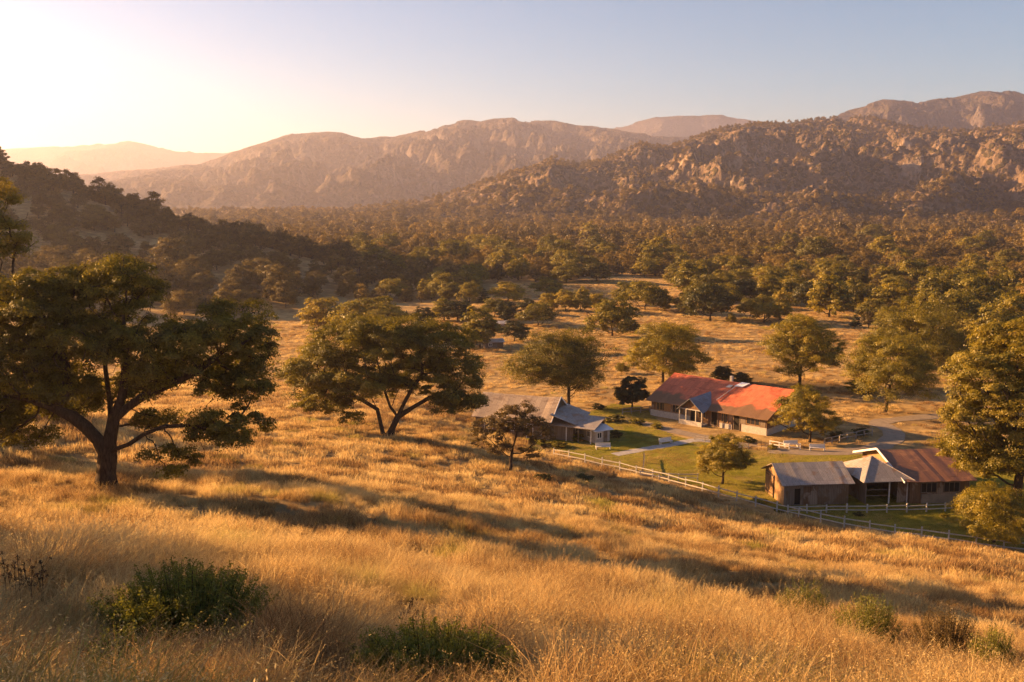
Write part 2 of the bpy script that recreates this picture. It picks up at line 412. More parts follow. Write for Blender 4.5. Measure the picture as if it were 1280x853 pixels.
def tubes(pos, par, r, sides=6):
    n = len(pos); d = np.zeros((n, 3)); d[1:] = unit(pos[1:] - pos[par[1:]]); d[0] = (0, 0, 1)
    big = np.full(n, -1)
    for i in range(1, n):
        p = par[i]
        if big[p] < 0 or r[i] > r[big[p]]: big[p] = i
    dd = d.copy(); has = big >= 0; dd[has] = unit(d[has] + d[big[has]]); dd[0] = (0, 0, 1)
    ref = np.tile(np.array([.31, .95, .05]), (n, 1)); a = unit(np.cross(dd, ref)); b = np.cross(dd, a)
    an = np.arange(sides) * 2 * np.pi / sides; cs, sn = np.cos(an), np.sin(an)
    ring = pos[:, None] + r[:, None, None] * (a[:, None] * cs[None, :, None] + b[:, None] * sn[None, :, None])
    V = [ring.reshape(-1, 3)]; Fs = []; k = np.arange(sides); k2 = (k + 1) % sides
    idx = np.arange(1, n); main = big[par[idx]] == idx
    mi = idx[main]
    Fs.append(np.stack([par[mi][:, None] * sides + k, par[mi][:, None] * sides + k2, mi[:, None] * sides + k2, mi[:, None] * sides + k], -1).reshape(-1, 4))
    si = idx[~main]
    if len(si):
        a2 = unit(np.cross(d[si], ref[si])); b2 = np.cross(d[si], a2); p = pos[par[si]]
        r2 = pos[par[si]][:, None] + (r[si] * 1.15)[:, None, None] * (a2[:, None] * cs[None, :, None] + b2[:, None] * sn[None, :, None])
        V.append(r2.reshape(-1, 3)); off = n * sides + np.arange(len(si)) * sides
        Fs.append(np.stack([off[:, None] + k, off[:, None] + k2, si[:, None] * sides + k2, si[:, None] * sides + k], -1).reshape(-1, 4))
    return np.vstack(V), np.vstack(Fs)
def leaf_quads(c, nrm, size, rg, aspect=.6, fold=0.0):
    n = len(c); nrm = unit(nrm); a = unit(np.cross(nrm, unit(rg.normal(size=(n, 3))))); b = np.cross(nrm, a)
    s = size[:, None] * .5; V = np.stack([c - a * s, c - b * s * aspect + a * s * .1, c + a * s, c + b * s * aspect + a * s * .1], 1).reshape(-1, 3)
    return V, np.arange(n * 4).reshape(-1, 4)
def make_tree(lobes, fork, r_base, clump_r, n_clump, n_leaf, leaf, rg, stems=None, flat=.74, bark_sides=6, step=.5, rmin=.015, normal_mix=.9, droop=.15, thin=0.0, hollow=.35):
    """meshes of trunk with limbs and of the leafy crown. lobes: (x, y, z, rx, ry, rz) ellipsoids"""
    L = np.array(lobes, float); vol = L[:, 3] * L[:, 4] * L[:, 5]; vol = vol / vol.sum()
    cen = []
    tries = 0; sep = clump_r * .95
    while len(cen) < n_clump and tries < n_clump * 40:
        tries += 1
        l = L[rg.choice(len(L), p=vol)]; v = unit(rg.normal(size=3)); rr = rg.uniform(hollow, 1)**.5
        if v[2] < -.5 and rg.random() < .6: continue
        p = l[:3] + v * rr * (l[3:] - clump_r * .55 * np.minimum(1, l[3:] / clump_r))
        if cen and min(((np.array(cen) - p)**2).sum(1)) < sep * sep:
            sep *= .9985; continue
        cen.append(p)
    cen = np.array(cen)
    if stems is None:
        h = fork; stems = [[(0, 0, -.4), (0, 0, 0), (.04 * h, .02 * h, h * .35), (.02 * h, -.03 * h, h * .7), (0.05 * h, 0, h)]]
    att = np.vstack([cen, cen + rg.normal(0, clump_r * .5, cen.shape), cen + rg.normal(0, clump_r * .45, cen.shape)])
    pos, par = colonize(stems, att, step, step * 1.1, rg)
    r = radii(par, r_base, rmin)
    # root flare
    flare = np.clip(1 - (pos[:, 2]) / .8, 0, 1) * .35 * (r > r_base * .5); r = r * (1 + flare)
    tv, tf = tubes(pos, par, r, bark_sides)
    # leaves
    w = rg.uniform(.5, 1.5, len(cen)); w /= w.sum(); which = rg.choice(len(cen), n_leaf, p=w)
    cr = clump_r * rg.uniform(.65, 1.3, len(cen)); sz = cr[which]
    v = unit(rg.normal(size=(n_leaf, 3))); v[:, 2] = np.where(v[:, 2] < -.25, -v[:, 2] * rg.uniform(.3, 1, n_leaf), v[:, 2])
    rad = rg.uniform(.12, 1, n_leaf)**.5
    # sub clumps inside each clump give a ragged edge
    sub = unit(rg.normal(size=(len(cen), 7, 3))); sd = sub[which, rg.integers(0, 7, n_leaf)]
    off = v * rad[:, None] * .55 + sd * .5
    P = cen[which] + off * sz[:, None] * np.array([1.15, 1.15, flat]); P[:, 2] -= droop * (off[:, 0]**2 + off[:, 1]**2) * sz
    C0 = L[:, :3].mean(0)
    outw = unit(P - C0); nr = unit(off) * normal_mix + outw * .5 + rg.normal(0, .45, (n_leaf, 3)); nr[:, 2] += .25
    ls = leaf * rg.uniform(.6, 1.35, n_leaf)
    lv, lf = leaf_quads(P, nr, ls, rg)
    ct = rg.uniform(0, 1, len(cen)); tint = np.clip(ct[which] * .55 + rg.uniform(0, .5, n_leaf), 0, 1)
    return (tv, tf), (lv, lf, tint)
def auto_lobes(H, W, rg, n=7, base=.32, spread=.55, D=None):
    W = W * 1.17; H = H * 1.05; base = base * .6
    """a domed crown H tall and W wide, made of one core and several side lobes"""
    D = D or W; z0 = H * base; ch = H - z0
    L = [(0, 0, z0 + ch * .52, W * .34, D * .34, ch * .42)]
    for k in range(n):
        a = 2 * np.pi * k / n + rg.uniform(-.3, .3); q = rg.uniform(.8, 1.05)
        z = z0 + ch * rg.uniform(.24, .58)
        s = rg.uniform(.2, .27)
        L.append((math.cos(a) * W * (.5 - s) * q, math.sin(a) * D * (.5 - s) * q, z, W * s, D * s, ch * rg.uniform(.24, .33)))
    for k in range(3):
        a = rg.uniform(0, 6.28); L.append((math.cos(a) * W * .14, math.sin(a) * D * .14, H - ch * .2 - rg.uniform(0, .06) * H, W * .2, D * .2, ch * .2))
    return L
def plant_tree(name, loc, parts, leafmat, label, cat='tree', group=None, rz=0, crown='crown'):
    (tv, tf), (lv, lf, tint) = parts
    root = empty(name, loc, rz); tag(root, label, cat, group)
    link('trunk', np_mesh('trunk', tv, tf, BARK, True), root)
    link(crown, np_mesh(crown, lv, lf, leafmat, False, {'tint': tint}), root)
    return root
def pxsize(px, d): return px * d / F
def hero(name, px, py, top, x0, x1, label, mat=LEAF, leaf=.2, nl=30000, ncl=130, cr=None, base=.3, fork=None, rb=None, seed=1, thin=0, nlobes=8, flat=.76, step=.6, group=None, hollow=.35, p=None, D=None):
    """an oak whose foot, top and sides are measured in the photo"""
    p = on_ground(px, py) if p is None else p
    rg = np.random.default_rng(seed); H = pxsize(py - top, p[1]) * 1.0; W = pxsize(x1 - x0, p[1])
    L = auto_lobes(H, W, rg, nlobes, base, D=D); sh = pxsize((x0 + x1) / 2 - px, p[1]); L = [(l[0] + sh, *l[1:]) for l in L]
    cr = cr or W * .105; nl = int(nl * 1.9); leaf = leaf * .76; ncl = int(ncl * 1.25)
    parts = make_tree(L, fork or H * .2, rb or H * .021, cr, ncl, nl, leaf, rg, flat=flat, step=step, rmin=.02, hollow=hollow)
    return plant_tree(name, p, parts, mat, label, group=group)
#@@TERRAIN
# ------------------------------------------------------------------ terrain meshes
def polar_grid(thetas, rads, zf, name, mat, wrap=False):
    T, Rr = np.meshgrid(thetas, rads, indexing='ij'); X = np.sin(T) * Rr; Y = np.cos(T) * Rr; Z = zf(X, Y, T, Rr)
    V = np.stack([X, Y, Z], -1).reshape(-1, 3); nr = len(rads); nt_ = len(thetas)
    i = np.arange(nt_ if wrap else nt_ - 1)[:, None]; j = np.arange(nr - 1)[None]; i2 = (i + 1) % nt_
    Fq = np.stack([i * nr + j, i * nr + j + 1, i2 * nr + j + 1, i2 * nr + j], -1).reshape(-1, 4)
    me = np_mesh(name, V, Fq[:, ::-1] if False else Fq, mat, True)
    return tag(link(name, me), kind='structure')
th = np.concatenate([np.radians(np.arange(-48, 48, .16)), np.radians(np.arange(48, 312, 2.5))])
rr_ = np.concatenate([[0.02], np.geomspace(1.0, 30000, 330)])
def z_ground(X, Y, T, Rr): return np.where(Rr > 2500, FLOOR, ground_z(X, Y))
g_o = polar_grid(th, rr_, z_ground, 'ground', GROUND, wrap=True)

MTS = {}
def mountain(name, crest, foot, back, seed, amp, nscale, mat, power=1.5, drop=0, nth=700, nr=260, crest_env=.25, tree=0):
    """crest: (px, py, distance) along the skyline; foot/back: distances of its feet"""
    cr = np.array([[math.atan2(r[0], r[1]), math.hypot(r[0], r[1]) , r[2]] for r in (deep(*c) for c in crest)])
    tmin, tmax = cr[0, 0], cr[-1, 0]
    def zf(X, Y, T, Rr):
        rc = np.interp(T, cr[:, 0], cr[:, 1]); hc = np.interp(T, cr[:, 0], cr[:, 2]) - FLOOR
        wob = np.minimum(hc * .12, 26); hc = hc - .0
        rf = foot * (1 + .10 * fbm(T * 7, T * 0 + seed, 2, seed)); rf = np.minimum(rf, rc * .86)
        t = np.clip((Rr - rf) / (rc - rf), 0, 1); tb = np.clip((back - Rr) / (back - rc), 0, 1)
        front = t ** power
        warpx = X + 60 * fbm(X / 300, Y / 300, 2, seed + 7); warpy = Y + 60 * fbm(X / 300 + 9, Y / 300, 2, seed + 9)
        rn = ridged(warpx / nscale, warpy / (nscale * 1.15), 6, seed) - .62
        fine = fbm(X / (nscale * .16), Y / (nscale * .16), 5, seed + 20, .55)
        env = np.where(Rr < rc, sstep(0, .25, t) * (1 - (1 - crest_env) * sstep(.72, 1, t)), crest_env * sstep(0, 1, tb) ** .5)
        env = env * np.clip(hc / 120, .15, 1)
        base = np.where(Rr < rc, front, sstep(0, 1, tb)) * hc
        zz = FLOOR - 3 + base + amp * env * (rn * 1.35 + fine * .24) * (.55 + .45 * t)
        cap = FLOOR + hc * (.30 + .70 * np.where(Rr < rc, t, 1.0)); return np.where(zz > cap - 6, cap - 6 * np.exp(-(np.maximum(zz - cap + 6, 0)) / 30) * .6 + np.clip(zz - cap + 6, 0, 60) * .16, zz)
    thetas = np.linspace(tmin, tmax, nth); rads = np.concatenate([np.linspace(foot * .86, np.max(cr[:, 1]) * 1.04, nr), np.linspace(np.max(cr[:, 1]) * 1.06, back, 24)])
    o = polar_grid(thetas, rads, zf, name, mat)
    MTS[name] = (zf, tmin, tmax, foot, cr)
    return o
M_ROCK = mountain_mat('rocky mountain', (.22, .155, .10), (.34, .26, .19), (.065, .052, .022), .1, .5, (.60, .70))
M_MID = mountain_mat('mountain slopes', (.105, .078, .058), (.17, .135, .11), (.05, .042, .026), .06, .45, (.56, .70))
D = 2300
mountain('rocky_mountain', [(430, 262, 1700), (520, 252, 1750), (580, 236, 1800), (640, 213, 1850), (690, 198, 1900), (725, 206, 1950), (765, 196, 1980), (800, 180, 2050), (835, 183, 2150), (880, 166, 2250), (930, 152, 2300), (985, 155, 2300), (1040, 146, 2350), (1085, 147, 2400), (1130, 158, 2350), (1180, 160, 2300), (1230, 155, 2300), (1280, 153, 2200), (1400, 150, 2100), (1600, 130, 2000)],
         1120, 3300, 41, 78, 300, M_ROCK, power=1.25, crest_env=.4, nth=900, nr=340)
mountain('mountain_range', [(-200, 225, 4200), (60, 222, 4300), (250, 205, 4400), (300, 188, 4400), (345, 174, 4500), (365, 167, 4500), (425, 165, 4500), (452, 173, 4500), (495, 171, 4600), (540, 158, 4700), (572, 149, 4700), (600, 152, 4700), (640, 146, 4700), (690, 151, 4800), (730, 156, 4800), (765, 162, 4800), (830, 170, 4800), (950, 178, 4800), (1500, 180, 4800)],
         2500, 6200, 61, 170, 430, M_MID, power=1.3, crest_env=.3, nth=900, nr=300)
mountain('far_ridge', [(-500, 205, 7800), (0, 187, 7800), (60, 183, 7800), (120, 179, 7800), (160, 176, 7800), (200, 184, 7700), (240, 188, 7600), (285, 187, 7600), (330, 190, 7600), (500, 190, 7500), (700, 172, 7400), (770, 158, 7300), (820, 146, 7200), (870, 144, 7200), (905, 142, 7200), (950, 150, 7100), (1000, 158, 7000), (1500, 160, 7000)],
         5600, 9300, 81, 170, 1000, M_MID, power=1.3, nr=160, crest_env=.25)
mountain('high_ridge', [(960, 190, 3900), (1000, 165, 3900), (1045, 140, 3900), (1080, 130, 3900), (1105, 125, 3900), (1150, 126, 3900), (1190, 120, 3900), (1230, 115, 3900), (1280, 110, 3900), (1400, 95, 3800), (1650, 90, 3800)],
         2900, 5200, 101, 150, 600, M_MID, power=1.3, nr=160, crest_env=.3)
#@@FOREST
# ------------------------------------------------------------------ instanced scatter (only for what nobody could count)
def scatter(name, pts, rotz, scl, pidx, protos, attrs, label, cat=None, tilt=None):
    pc = bpy.data.collections.new(name + ' source')
    for i, me in enumerate(protos):
        o = bpy.data.objects.new('%s_%02d' % (name, i), me); pc.objects.link(o)
    me = bpy.data.meshes.new(name); me.vertices.add(len(pts)); me.vertices.foreach_set('co', np.asarray(pts, np.float32).ravel())
    rot = np.zeros((len(pts), 3), np.float32); rot[:, 2] = rotz
    if tilt is not None: rot[:, :2] = tilt
    a = me.attributes.new('rot', 'FLOAT_VECTOR', 'POINT'); a.data.foreach_set('vector', rot.ravel())
    s = np.asarray(scl, np.float32); s = np.repeat(s[:, None], 3, 1) if s.ndim == 1 else s
    a = me.attributes.new('scl', 'FLOAT_VECTOR', 'POINT'); a.data.foreach_set('vector', np.ascontiguousarray(s, np.float32).ravel())
    a = me.attributes.new('pidx', 'INT', 'POINT'); a.data.foreach_set('value', np.asarray(pidx, np.int32))
    for k, v in attrs.items():
        a = me.attributes.new(k, 'FLOAT', 'POINT'); a.data.foreach_set('value', np.asarray(v, np.float32))
    o = link(name, me); tag(o, label, cat, kind='stuff')
    ng = bpy.data.node_groups.new(name, 'GeometryNodeTree')
    ng.interface.new_socket('Geometry', in_out='INPUT', socket_type='NodeSocketGeometry'); ng.interface.new_socket('Geometry', in_out='OUTPUT', socket_type='NodeSocketGeometry')
    gi = ng.nodes.new('NodeGroupInput'); go = ng.nodes.new('NodeGroupOutput'); ip = ng.nodes.new('GeometryNodeInstanceOnPoints')
    ci = ng.nodes.new('GeometryNodeCollectionInfo'); ci.inputs['Collection'].default_value = pc; ci.inputs['Separate Children'].default_value = True; ci.inputs['Reset Children'].default_value = True
    def att(n, t):
        q = ng.nodes.new('GeometryNodeInputNamedAttribute'); q.data_type = t; q.inputs['Name'].default_value = n; return q.outputs['Attribute']
    e2r = ng.nodes.new('FunctionNodeEulerToRotation')
    L = ng.links
    L.new(gi.outputs[0], ip.inputs['Points']); L.new(ci.outputs[0], ip.inputs['Instance']); ip.inputs['Pick Instance'].default_value = True
    L.new(att('pidx', 'INT'), ip.inputs['Instance Index']); L.new(att('rot', 'FLOAT_VECTOR'), e2r.inputs[0]); L.new(e2r.outputs[0], ip.inputs['Rotation'])
    L.new(att('scl', 'FLOAT_VECTOR'), ip.inputs['Scale']); L.new(ip.outputs[0], go.inputs[0])
    md = o.modifiers.new('scatter', 'NODES'); md.node_group = ng
    return o

# prototypes: unit height 1 is scaled on use; built for ~8 m trees
def proto_parts(seed, H=8, W=8.5, nl=11000, leaf=.36, ncl=85, base=.22, flat=.7, cr=None):
    rg = np.random.default_rng(seed); L = auto_lobes(H, W, rg, 6, base)
    return make_tree(L, H * .12, H * .022, cr or W * .135, ncl, nl, leaf, rg, flat=flat, step=.7, rmin=.04, bark_sides=5)
def umbrella_parts(seed):
    rg = np.random.default_rng(seed); L = []
    for k in range(7):
        a = rg.uniform(0, 6.28); q = rg.uniform(.3, 2.6); L.append((math.cos(a) * q, math.sin(a) * q, rg.uniform(5.2, 7.2), 2.0, 2.0, .9))
    return make_tree(L, 3, .28, .8, 42, 4600, .36, rg, flat=.5, step=.6, rmin=.05, bark_sides=5)
def conifer_parts(seed):
    rg = np.random.default_rng(seed); L = [(0, 0, 1.0 + k * 1.0, 2.1 * (1 - k / 9), 2.1 * (1 - k / 9), .8) for k in range(8)]
    return make_tree(L, 1.2, .2, .6, 60, 5200, .34, rg, flat=.6, step=.6, rmin=.03, bark_sides=5)
PROTO = [proto_parts(s, 8, w, base=b) for s, w, b in [(101, 8.5, .06), (102, 9.5, .08), (103, 7.6, .04), (104, 8.6, .1), (105, 10.5, .14)]]
def parts_meshes(p, mat):
    (tv, tf), (lv, lf, tint) = p
    return np_mesh('trunk', tv, tf, BARK, True), np_mesh('crown', lv, lf, mat, False, {'tint': tint})
MESHES = [parts_meshes(p, LEAF) for p in PROTO]
M_HILL = [parts_meshes(p, LEAF_HILL_SHADE) for p in PROTO]
M_PALE = [parts_meshes(p, LEAF_BRIGHT) for p in PROTO[:3]]
M_DARKS = [parts_meshes(p, LEAF_DARK) for p in PROTO[:3]]
M_UMB = [parts_meshes(umbrella_parts(s), LEAF_HILL_SHADE) for s in (201, 202, 203)]
M_CON = parts_meshes(conifer_parts(301), LEAF_DARK)
def inst_tree(name, loc, meshes, h, w, rz, label, group, cat='tree'):
    root = empty(name, loc, rz); root.scale = (w, w, h); tag(root, label, cat, group)
    link('trunk', meshes[0], root); link('crown', meshes[1], root); return root

# --- free standing trees of the valley, measured one by one: (x, foot y, top y, width, kind, label)
MID = [
 (405, 416, 370, 52, 'pale', 'pale yellow round tree standing alone below the wooded hill'),
 (462, 424, 371, 84, 'pale', 'pale yellow tree whose top rises behind the twin trunk oak'),
 (600, 436, 385, 54, 'mid', 'dull green tree behind the right side of the twin trunk oak'),
 (572, 402, 376, 44, 'dark', 'low dark tree at the foot of the wooded hill behind the twin trunk oak'),
 (635, 378, 353, 38, 'pale', 'bright yellow crown above a dark round tree in the valley meadow'),
 (634, 402, 377, 34, 'dark', 'dark round tree just in front of the bright yellow crown'),
 (587, 379, 352, 26, 'mid', 'small round tree beside a narrow dark conifer past the wooded hill'),
 (582, 387, 371, 14, 'con', 'narrow dark conifer at the tip of the wooded hill'),
 (605, 379, 360, 17, 'con', 'dark pointed tree between two round trees past the wooded hill'),
 (673, 407, 378, 36, 'mid', 'flat topped tree at the left edge of the open meadow'),
 (643, 427, 401, 34, 'dark', 'dark bushy tree beside the pale sheds'),
 (684, 371, 347, 34, 'mid', 'dull tree at the back left corner of the meadow'),
 (686, 388, 366, 26, 'pale', 'small pale tree at the left end of the row in the meadow'),
 (707, 389, 362, 24, 'pale', 'second small pale tree from the left in the meadow row'),
 (726, 390, 360, 30, 'pale', 'pale round tree in the middle of the meadow row'),
 (746, 388, 366, 22, 'pale', 'yellowish small tree at the right end of the pale meadow row'),
 (765, 420, 372, 50, 'mid', 'tall flat topped tree standing in the meadow above the house'),
 (788, 416, 400, 28, 'dark', 'dark low bush tree beside the tall flat topped meadow tree'),
 (783, 382, 353, 34, 'mid', 'brownish tree behind the tall flat topped meadow tree'),
 (806, 388, 351, 40, 'mid', 'broad tree left of the gap in the meadow tree belt'),
 (826, 390, 360, 26, 'mid', 'narrow tree right beside the broad tree in the meadow belt'),
 (855, 392, 366, 26, 'mid', 'small dull tree next to the large dark meadow tree'),
 (888, 401, 353, 54, 'dark', 'large dark round tree at the far side of the meadow'),
 (914, 404, 391, 14, 'pale', 'tiny lone pale tree on the far meadow'),
 (937, 399, 372, 24, 'mid', 'small round tree between the large dark meadow tree and the pale pair'),
 (955, 404, 368, 34, 'pale', 'bright tree at the left of the pale pair across the meadow'),
 (975, 400, 362, 32, 'pale', 'bright tree at the right of the pale pair across the meadow'),
 (1036, 397, 345, 60, 'mid', 'large spreading tree across the meadow behind the lone conifer'),
 (1012, 386, 350, 38, 'dark', 'dark tree left behind the large spreading meadow tree'),
 (1069, 409, 389, 13, 'con', 'tiny dark lone conifer on the far right meadow'),
 (1094, 395, 372, 34, 'pale', 'low pale bush tree at the right end of the meadow'),
 (1118, 392, 350, 48, 'mid', 'round tree at the woodland edge above the right oak pair'),
 (1165, 396, 345, 56, 'mid', 'wide tree at the woodland edge behind the right oak pair'),
 (1215, 416, 382, 64, 'dark', 'low dark tree between the right oak pair and the tall right oak'),
 (1222, 398, 342, 64, 'mid', 'broad brownish tree rising behind the tall right oak'),
 (904, 478, 457, 30, 'dark', 'dark round bush right behind the red roof'),
 (928, 481, 465, 26, 'dark', 'low dull bush behind the right half of the red roof'),
 (555, 401, 374, 38, 'mid', 'round dull tree below the tip of the wooded hill'),
 (530, 409, 384, 32, 'dark', 'low dark tree just above the crown of the twin trunk oak'),
 (618, 397, 372, 26, 'mid', 'small tree left of the dark round tree under the bright yellow crown'),
 (660, 393, 373, 22, 'dark', 'small dark tree right of the bright yellow crown'),
 (708, 353, 331, 34, 'mid', 'round tree at the back edge of the meadow above the pale row'),
 (746, 352, 328, 38, 'dark', 'dark round tree at the back edge of the meadow'),
 (846, 358, 336, 30, 'mid', 'round tree where the back edge of the meadow turns'),
 (904, 384, 354, 34, 'mid', 'olive tree just right behind the large dark meadow tree'),
 (927, 377, 348, 36, 'dark', 'dark tree second behind the large dark meadow tree'),
 (992, 373, 344, 38, 'mid', 'broad olive tree behind the pale pair across the meadow'),
 (1062, 379, 348, 38, 'mid', 'olive tree right behind the large spreading meadow tree'),
 (1088, 386, 357, 34, 'dark', 'dark round tree behind the low pale bush tree'),
 (777, 467, 453, 14, 'mid', 'tiny bush on the meadow between the two oaks'),
 (1076, 492, 474, 40, 'mid', 'low bush at the left foot of the right oak pair'),
]
mid_xy = []
KM = {'pale': M_PALE, 'mid': MESHES, 'dark': M_DARKS}
for k, (px, py, top, w, kind, label) in enumerate(MID):
    p = on_ground(px, py); h = pxsize(py - top, p[1]) * 1.08; ww = pxsize(w, p[1]) * 1.18; mid_xy.append((p[0], p[1], ww))
    if kind == 'con': ms = M_CON; s = (h / 8.6, ww / 4.0); nm = 'conifer'
    else: ms = KM[kind][k % len(KM[kind])]; s = (h / 8.2, ww / 8.8); nm = 'valley_tree'
    if 'bush' in label and 'tree' not in label: nm = 'bush'
    inst_tree(nm, (p[0], p[1], p[2] - .1), ms, s[0], s[1], rng.uniform(0, 6.28), label, 'free standing trees of the valley floor', 'bush' if nm == 'bush' else 'tree')

# --- open meadows where nothing grows but the trees above
def inside(poly, x, y):
    c = np.zeros(x.shape, bool); n = len(poly)
    for i in range(n):
        x1, y1 = poly[i]; x2, y2 = poly[(i + 1) % n]
        c ^= ((y1 > y) != (y2 > y)) & (x < (x2 - x1) * (y - y1) / (y2 - y1 + 1e-12) + x1)
    return c
MEADOW = [flr(*p)[:2] for p in [(300, 405), (545, 392), (575, 372), (640, 352), (700, 356), (745, 348), (800, 347), (862, 354), (858, 378), (940, 386), (1000, 384), (1070, 368), (1062, 400), (1110, 430), (1200, 450), (1290, 466), (1600, 500), (1900, 853), (-300, 853), (-600, 470)]]

def scatter_xy(r0, r1, n, rg, t0=-42, t1=40):
    t = rg.uniform(R(t0), R(t1), n); r = np.sqrt(rg.uniform(r0 * r0, r1 * r1, n)); return np.sin(t) * r, np.cos(t) * r, t, r
def thin_out(x, y, dmin, rg):
    """drop points closer than dmin, cell by cell"""
    keep = []; cells = {}
    for i in range(len(x)):
        dm = dmin[i]; k = (int(x[i] // 12), int(y[i] // 12)); ok = True
        for a in (-1, 0, 1):
            for b in (-1, 0, 1):
                for j in cells.get((k[0] + a, k[1] + b), ()):
                    if (x[i] - x[j])**2 + (y[i] - y[j])**2 < dm * dm: ok = False; break
                if not ok: break
            if not ok: break
        if ok: keep.append(i); cells.setdefault(k, []).append(i)
    return np.array(keep)
rg = np.random.default_rng(17)
x, y, t, r = scatter_xy(215, 1500, 60000, rg)
ok = ~inside(MEADOW, x, y)
hz = wooded(x, y); onh = hz > 1.0
ok &= onh | ((r > 330) | ((x > 60) & (r > 222)))
clear = fbm(x / 28, y / 28, 3, 51)
ok &= ~(onh & (clear > .16) & (y < 460)) & ~(~onh & (fbm(x / 90, y / 45, 3, 55) > .46))
for mx_, my_, mw in mid_xy: ok &= (x - mx_)**2 + (y - my_)**2 > (mw * .6)**2
x, y, r, onh = x[ok], y[ok], r[ok], onh[ok]
size = np.exp(rg.normal(-.08, .30, len(x))).clip(.4, 1.75) * np.where(onh, .92, 1.0) * (1 + .35 * fbm(x / 60, y / 60, 2, 58))
kp = thin_out(x, y, size * 6.3 * np.where(onh, .80, 1.0) * (1 + .25 * (r > 900)), rg); x, y, r, onh, size = x[kp], y[kp], r[kp], onh[kp], size[kp]
z = ground_z(x, y); MTz = MTS['rocky_mountain'][0]
mz = np.where(r > 1120 * .9, MTz(x, y, np.arctan2(x, y), r), -999); mr = MTS['rocky_mountain']
z = np.maximum(z, mz) - .15
# visible in the frame and large -> individuals
uu = x / y; inframe = (np.abs(uu) < .53)
crest_y = np.interp(x, _cw[:, 0], _cw[:, 1]); vis = ~(onh & (y > crest_y + 9))
near = np.where(inframe & vis, r / size, 1e9)
order = np.argsort(near)[:238]
indiv = np.zeros(len(x), bool); indiv[order] = True
SHAPES = ['round', 'broad low', 'narrow', 'domed', 'wide spreading']
for i in order:
    onc = onh[i] and y[i] > crest_y[i] - 16
    if onc and rg.random() < .6:
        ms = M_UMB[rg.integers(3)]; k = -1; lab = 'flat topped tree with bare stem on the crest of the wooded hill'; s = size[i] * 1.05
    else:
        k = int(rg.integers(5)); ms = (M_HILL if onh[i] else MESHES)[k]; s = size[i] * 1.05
        if onh[i]:
            where = 'on the crest of the wooded hill' if onc else ('high on the shaded face of the wooded hill' if hz is not None and z[i] > FLOOR + 26 else ('halfway up the shaded wooded hill' if z[i] > FLOOR + 10 else 'along the foot of the wooded hill'))
        else:
            where = 'among the dense trees right of the meadow' if r[i] < 330 else 'at the front edge of the woodland beyond the meadow' if r[i] < 420 else 'in the woodland beyond the meadow'
        lab = ('large ' if s > 1.05 else ('small ' if s < .62 else '')) + SHAPES[k] + ' olive brown tree ' + where
    nm = 'hillside_tree' if onh[i] else 'woodland_tree'
    inst_tree(nm, (x[i], y[i], z[i]), ms, s * rg.uniform(.85, 1.1), s, rg.uniform(0, 6.28), lab, 'trees of the wooded hill' if onh[i] else 'trees at the near edge of the woodland')

# the rest of the wood, one mass
def far_proto(seed, nl, leaf, H=8, W=8.6, base=.08, ncl=30):
    rg = np.random.default_rng(seed); L = auto_lobes(H, W, rg, 5, base)
    (tv, tf), (lv, lf, tint) = make_tree(L, H * .15, .3, W * .15, ncl, nl, leaf, rg, flat=.75, step=1.2, rmin=.08, bark_sides=4)
    V = np.vstack([lv, tv]); Fq = np.vstack([lf, tf + len(lv)])
    return np_mesh('woodland', V, Fq, None, False, {'tint': np.r_[tint, np.zeros(len(tf))]}, mats=[LEAF_FAR, BARK], midx=np.r_[np.zeros(len(lf)), np.ones(len(tf))])
FP = [far_proto(401, 5600, .40, ncl=44), far_proto(402, 5600, .40, 8, 9.6, ncl=44), far_proto(403, 5600, .40, 8, 7.4, ncl=44), far_proto(411, 1100, .78), far_proto(412, 1100, .78, 8, 9.8), far_proto(413, 1100, .78, 7, 9)]
rest = ~indiv
# trees over the rocky mountain
xm, ym, tm, rm_ = scatter_xy(1400, 3000, 60000, rg)
zm = mr[0](xm, ym, tm, rm_); e = 6
gx = (mr[0](xm + e, ym, np.arctan2(xm + e, ym), np.hypot(xm + e, ym)) - zm) / e; gy = (mr[0](xm, ym + e, np.arctan2(xm, ym + e), np.hypot(xm, ym + e)) - zm) / e
slope = np.hypot(gx, gy); patch = fbm(xm / 140, ym / 140, 4, 71)
rcm = np.interp(tm, mr[4][:, 0], mr[4][:, 1])
okm = (rm_ < rcm + 40) & (rg.random(len(xm)) < np.clip(1.0 - slope * .8 - patch * 1.0, .05, .9)) & (zm > FLOOR)
xm, ym, zm = xm[okm], ym[okm], zm[okm]; sm = rg.uniform(.5, 1.15, len(xm))
kp = thin_out(xm, ym, sm * 7.5, rg); xm, ym, zm, sm = xm[kp], ym[kp], zm[kp], sm[kp]
X = np.r_[x[rest], xm]; Y = np.r_[y[rest], ym]; Z = np.r_[z[rest], zm - .2]; S = np.r_[size[rest], sm * .95]; RR = np.hypot(X, Y)
pidx = np.where(RR < 650, rg.integers(0, 3, len(X)), rg.integers(3, 6, len(X)))
hue = np.where((wooded(X, Y) > 1.5), .35, 1.0) * np.clip(.5 + .5 * fbm(X / 60, Y / 60, 2, 77) + rg.normal(0, .36, len(X)), 0, 1)  # lower tint on the wooded hill paints its shade into the leaves
scl = np.stack([S, S, S * rg.uniform(.7, 1.3, len(X))], 1)
scatter('woodland', np.stack([X, Y, Z], 1), rg.uniform(0, 6.28, len(X)), scl, pidx, FP, {'itint': hue}, 'endless brown and olive oak woodland filling the valley and the lower mountain slopes', 'woodland')
print('woodland', len(X), 'individual', len(order))
# bushes and low chaparral on the wooded hill between the trees are part of the same mass
#@@HEROES
# ------------------------------------------------------------------ large trees, each its own
def rel(base_px, base_py, d):
    """converts photo pixels into tree-local x and height"""
    s = d / F; return lambda px, py: ((px - base_px) * s, (base_py - py) * s)
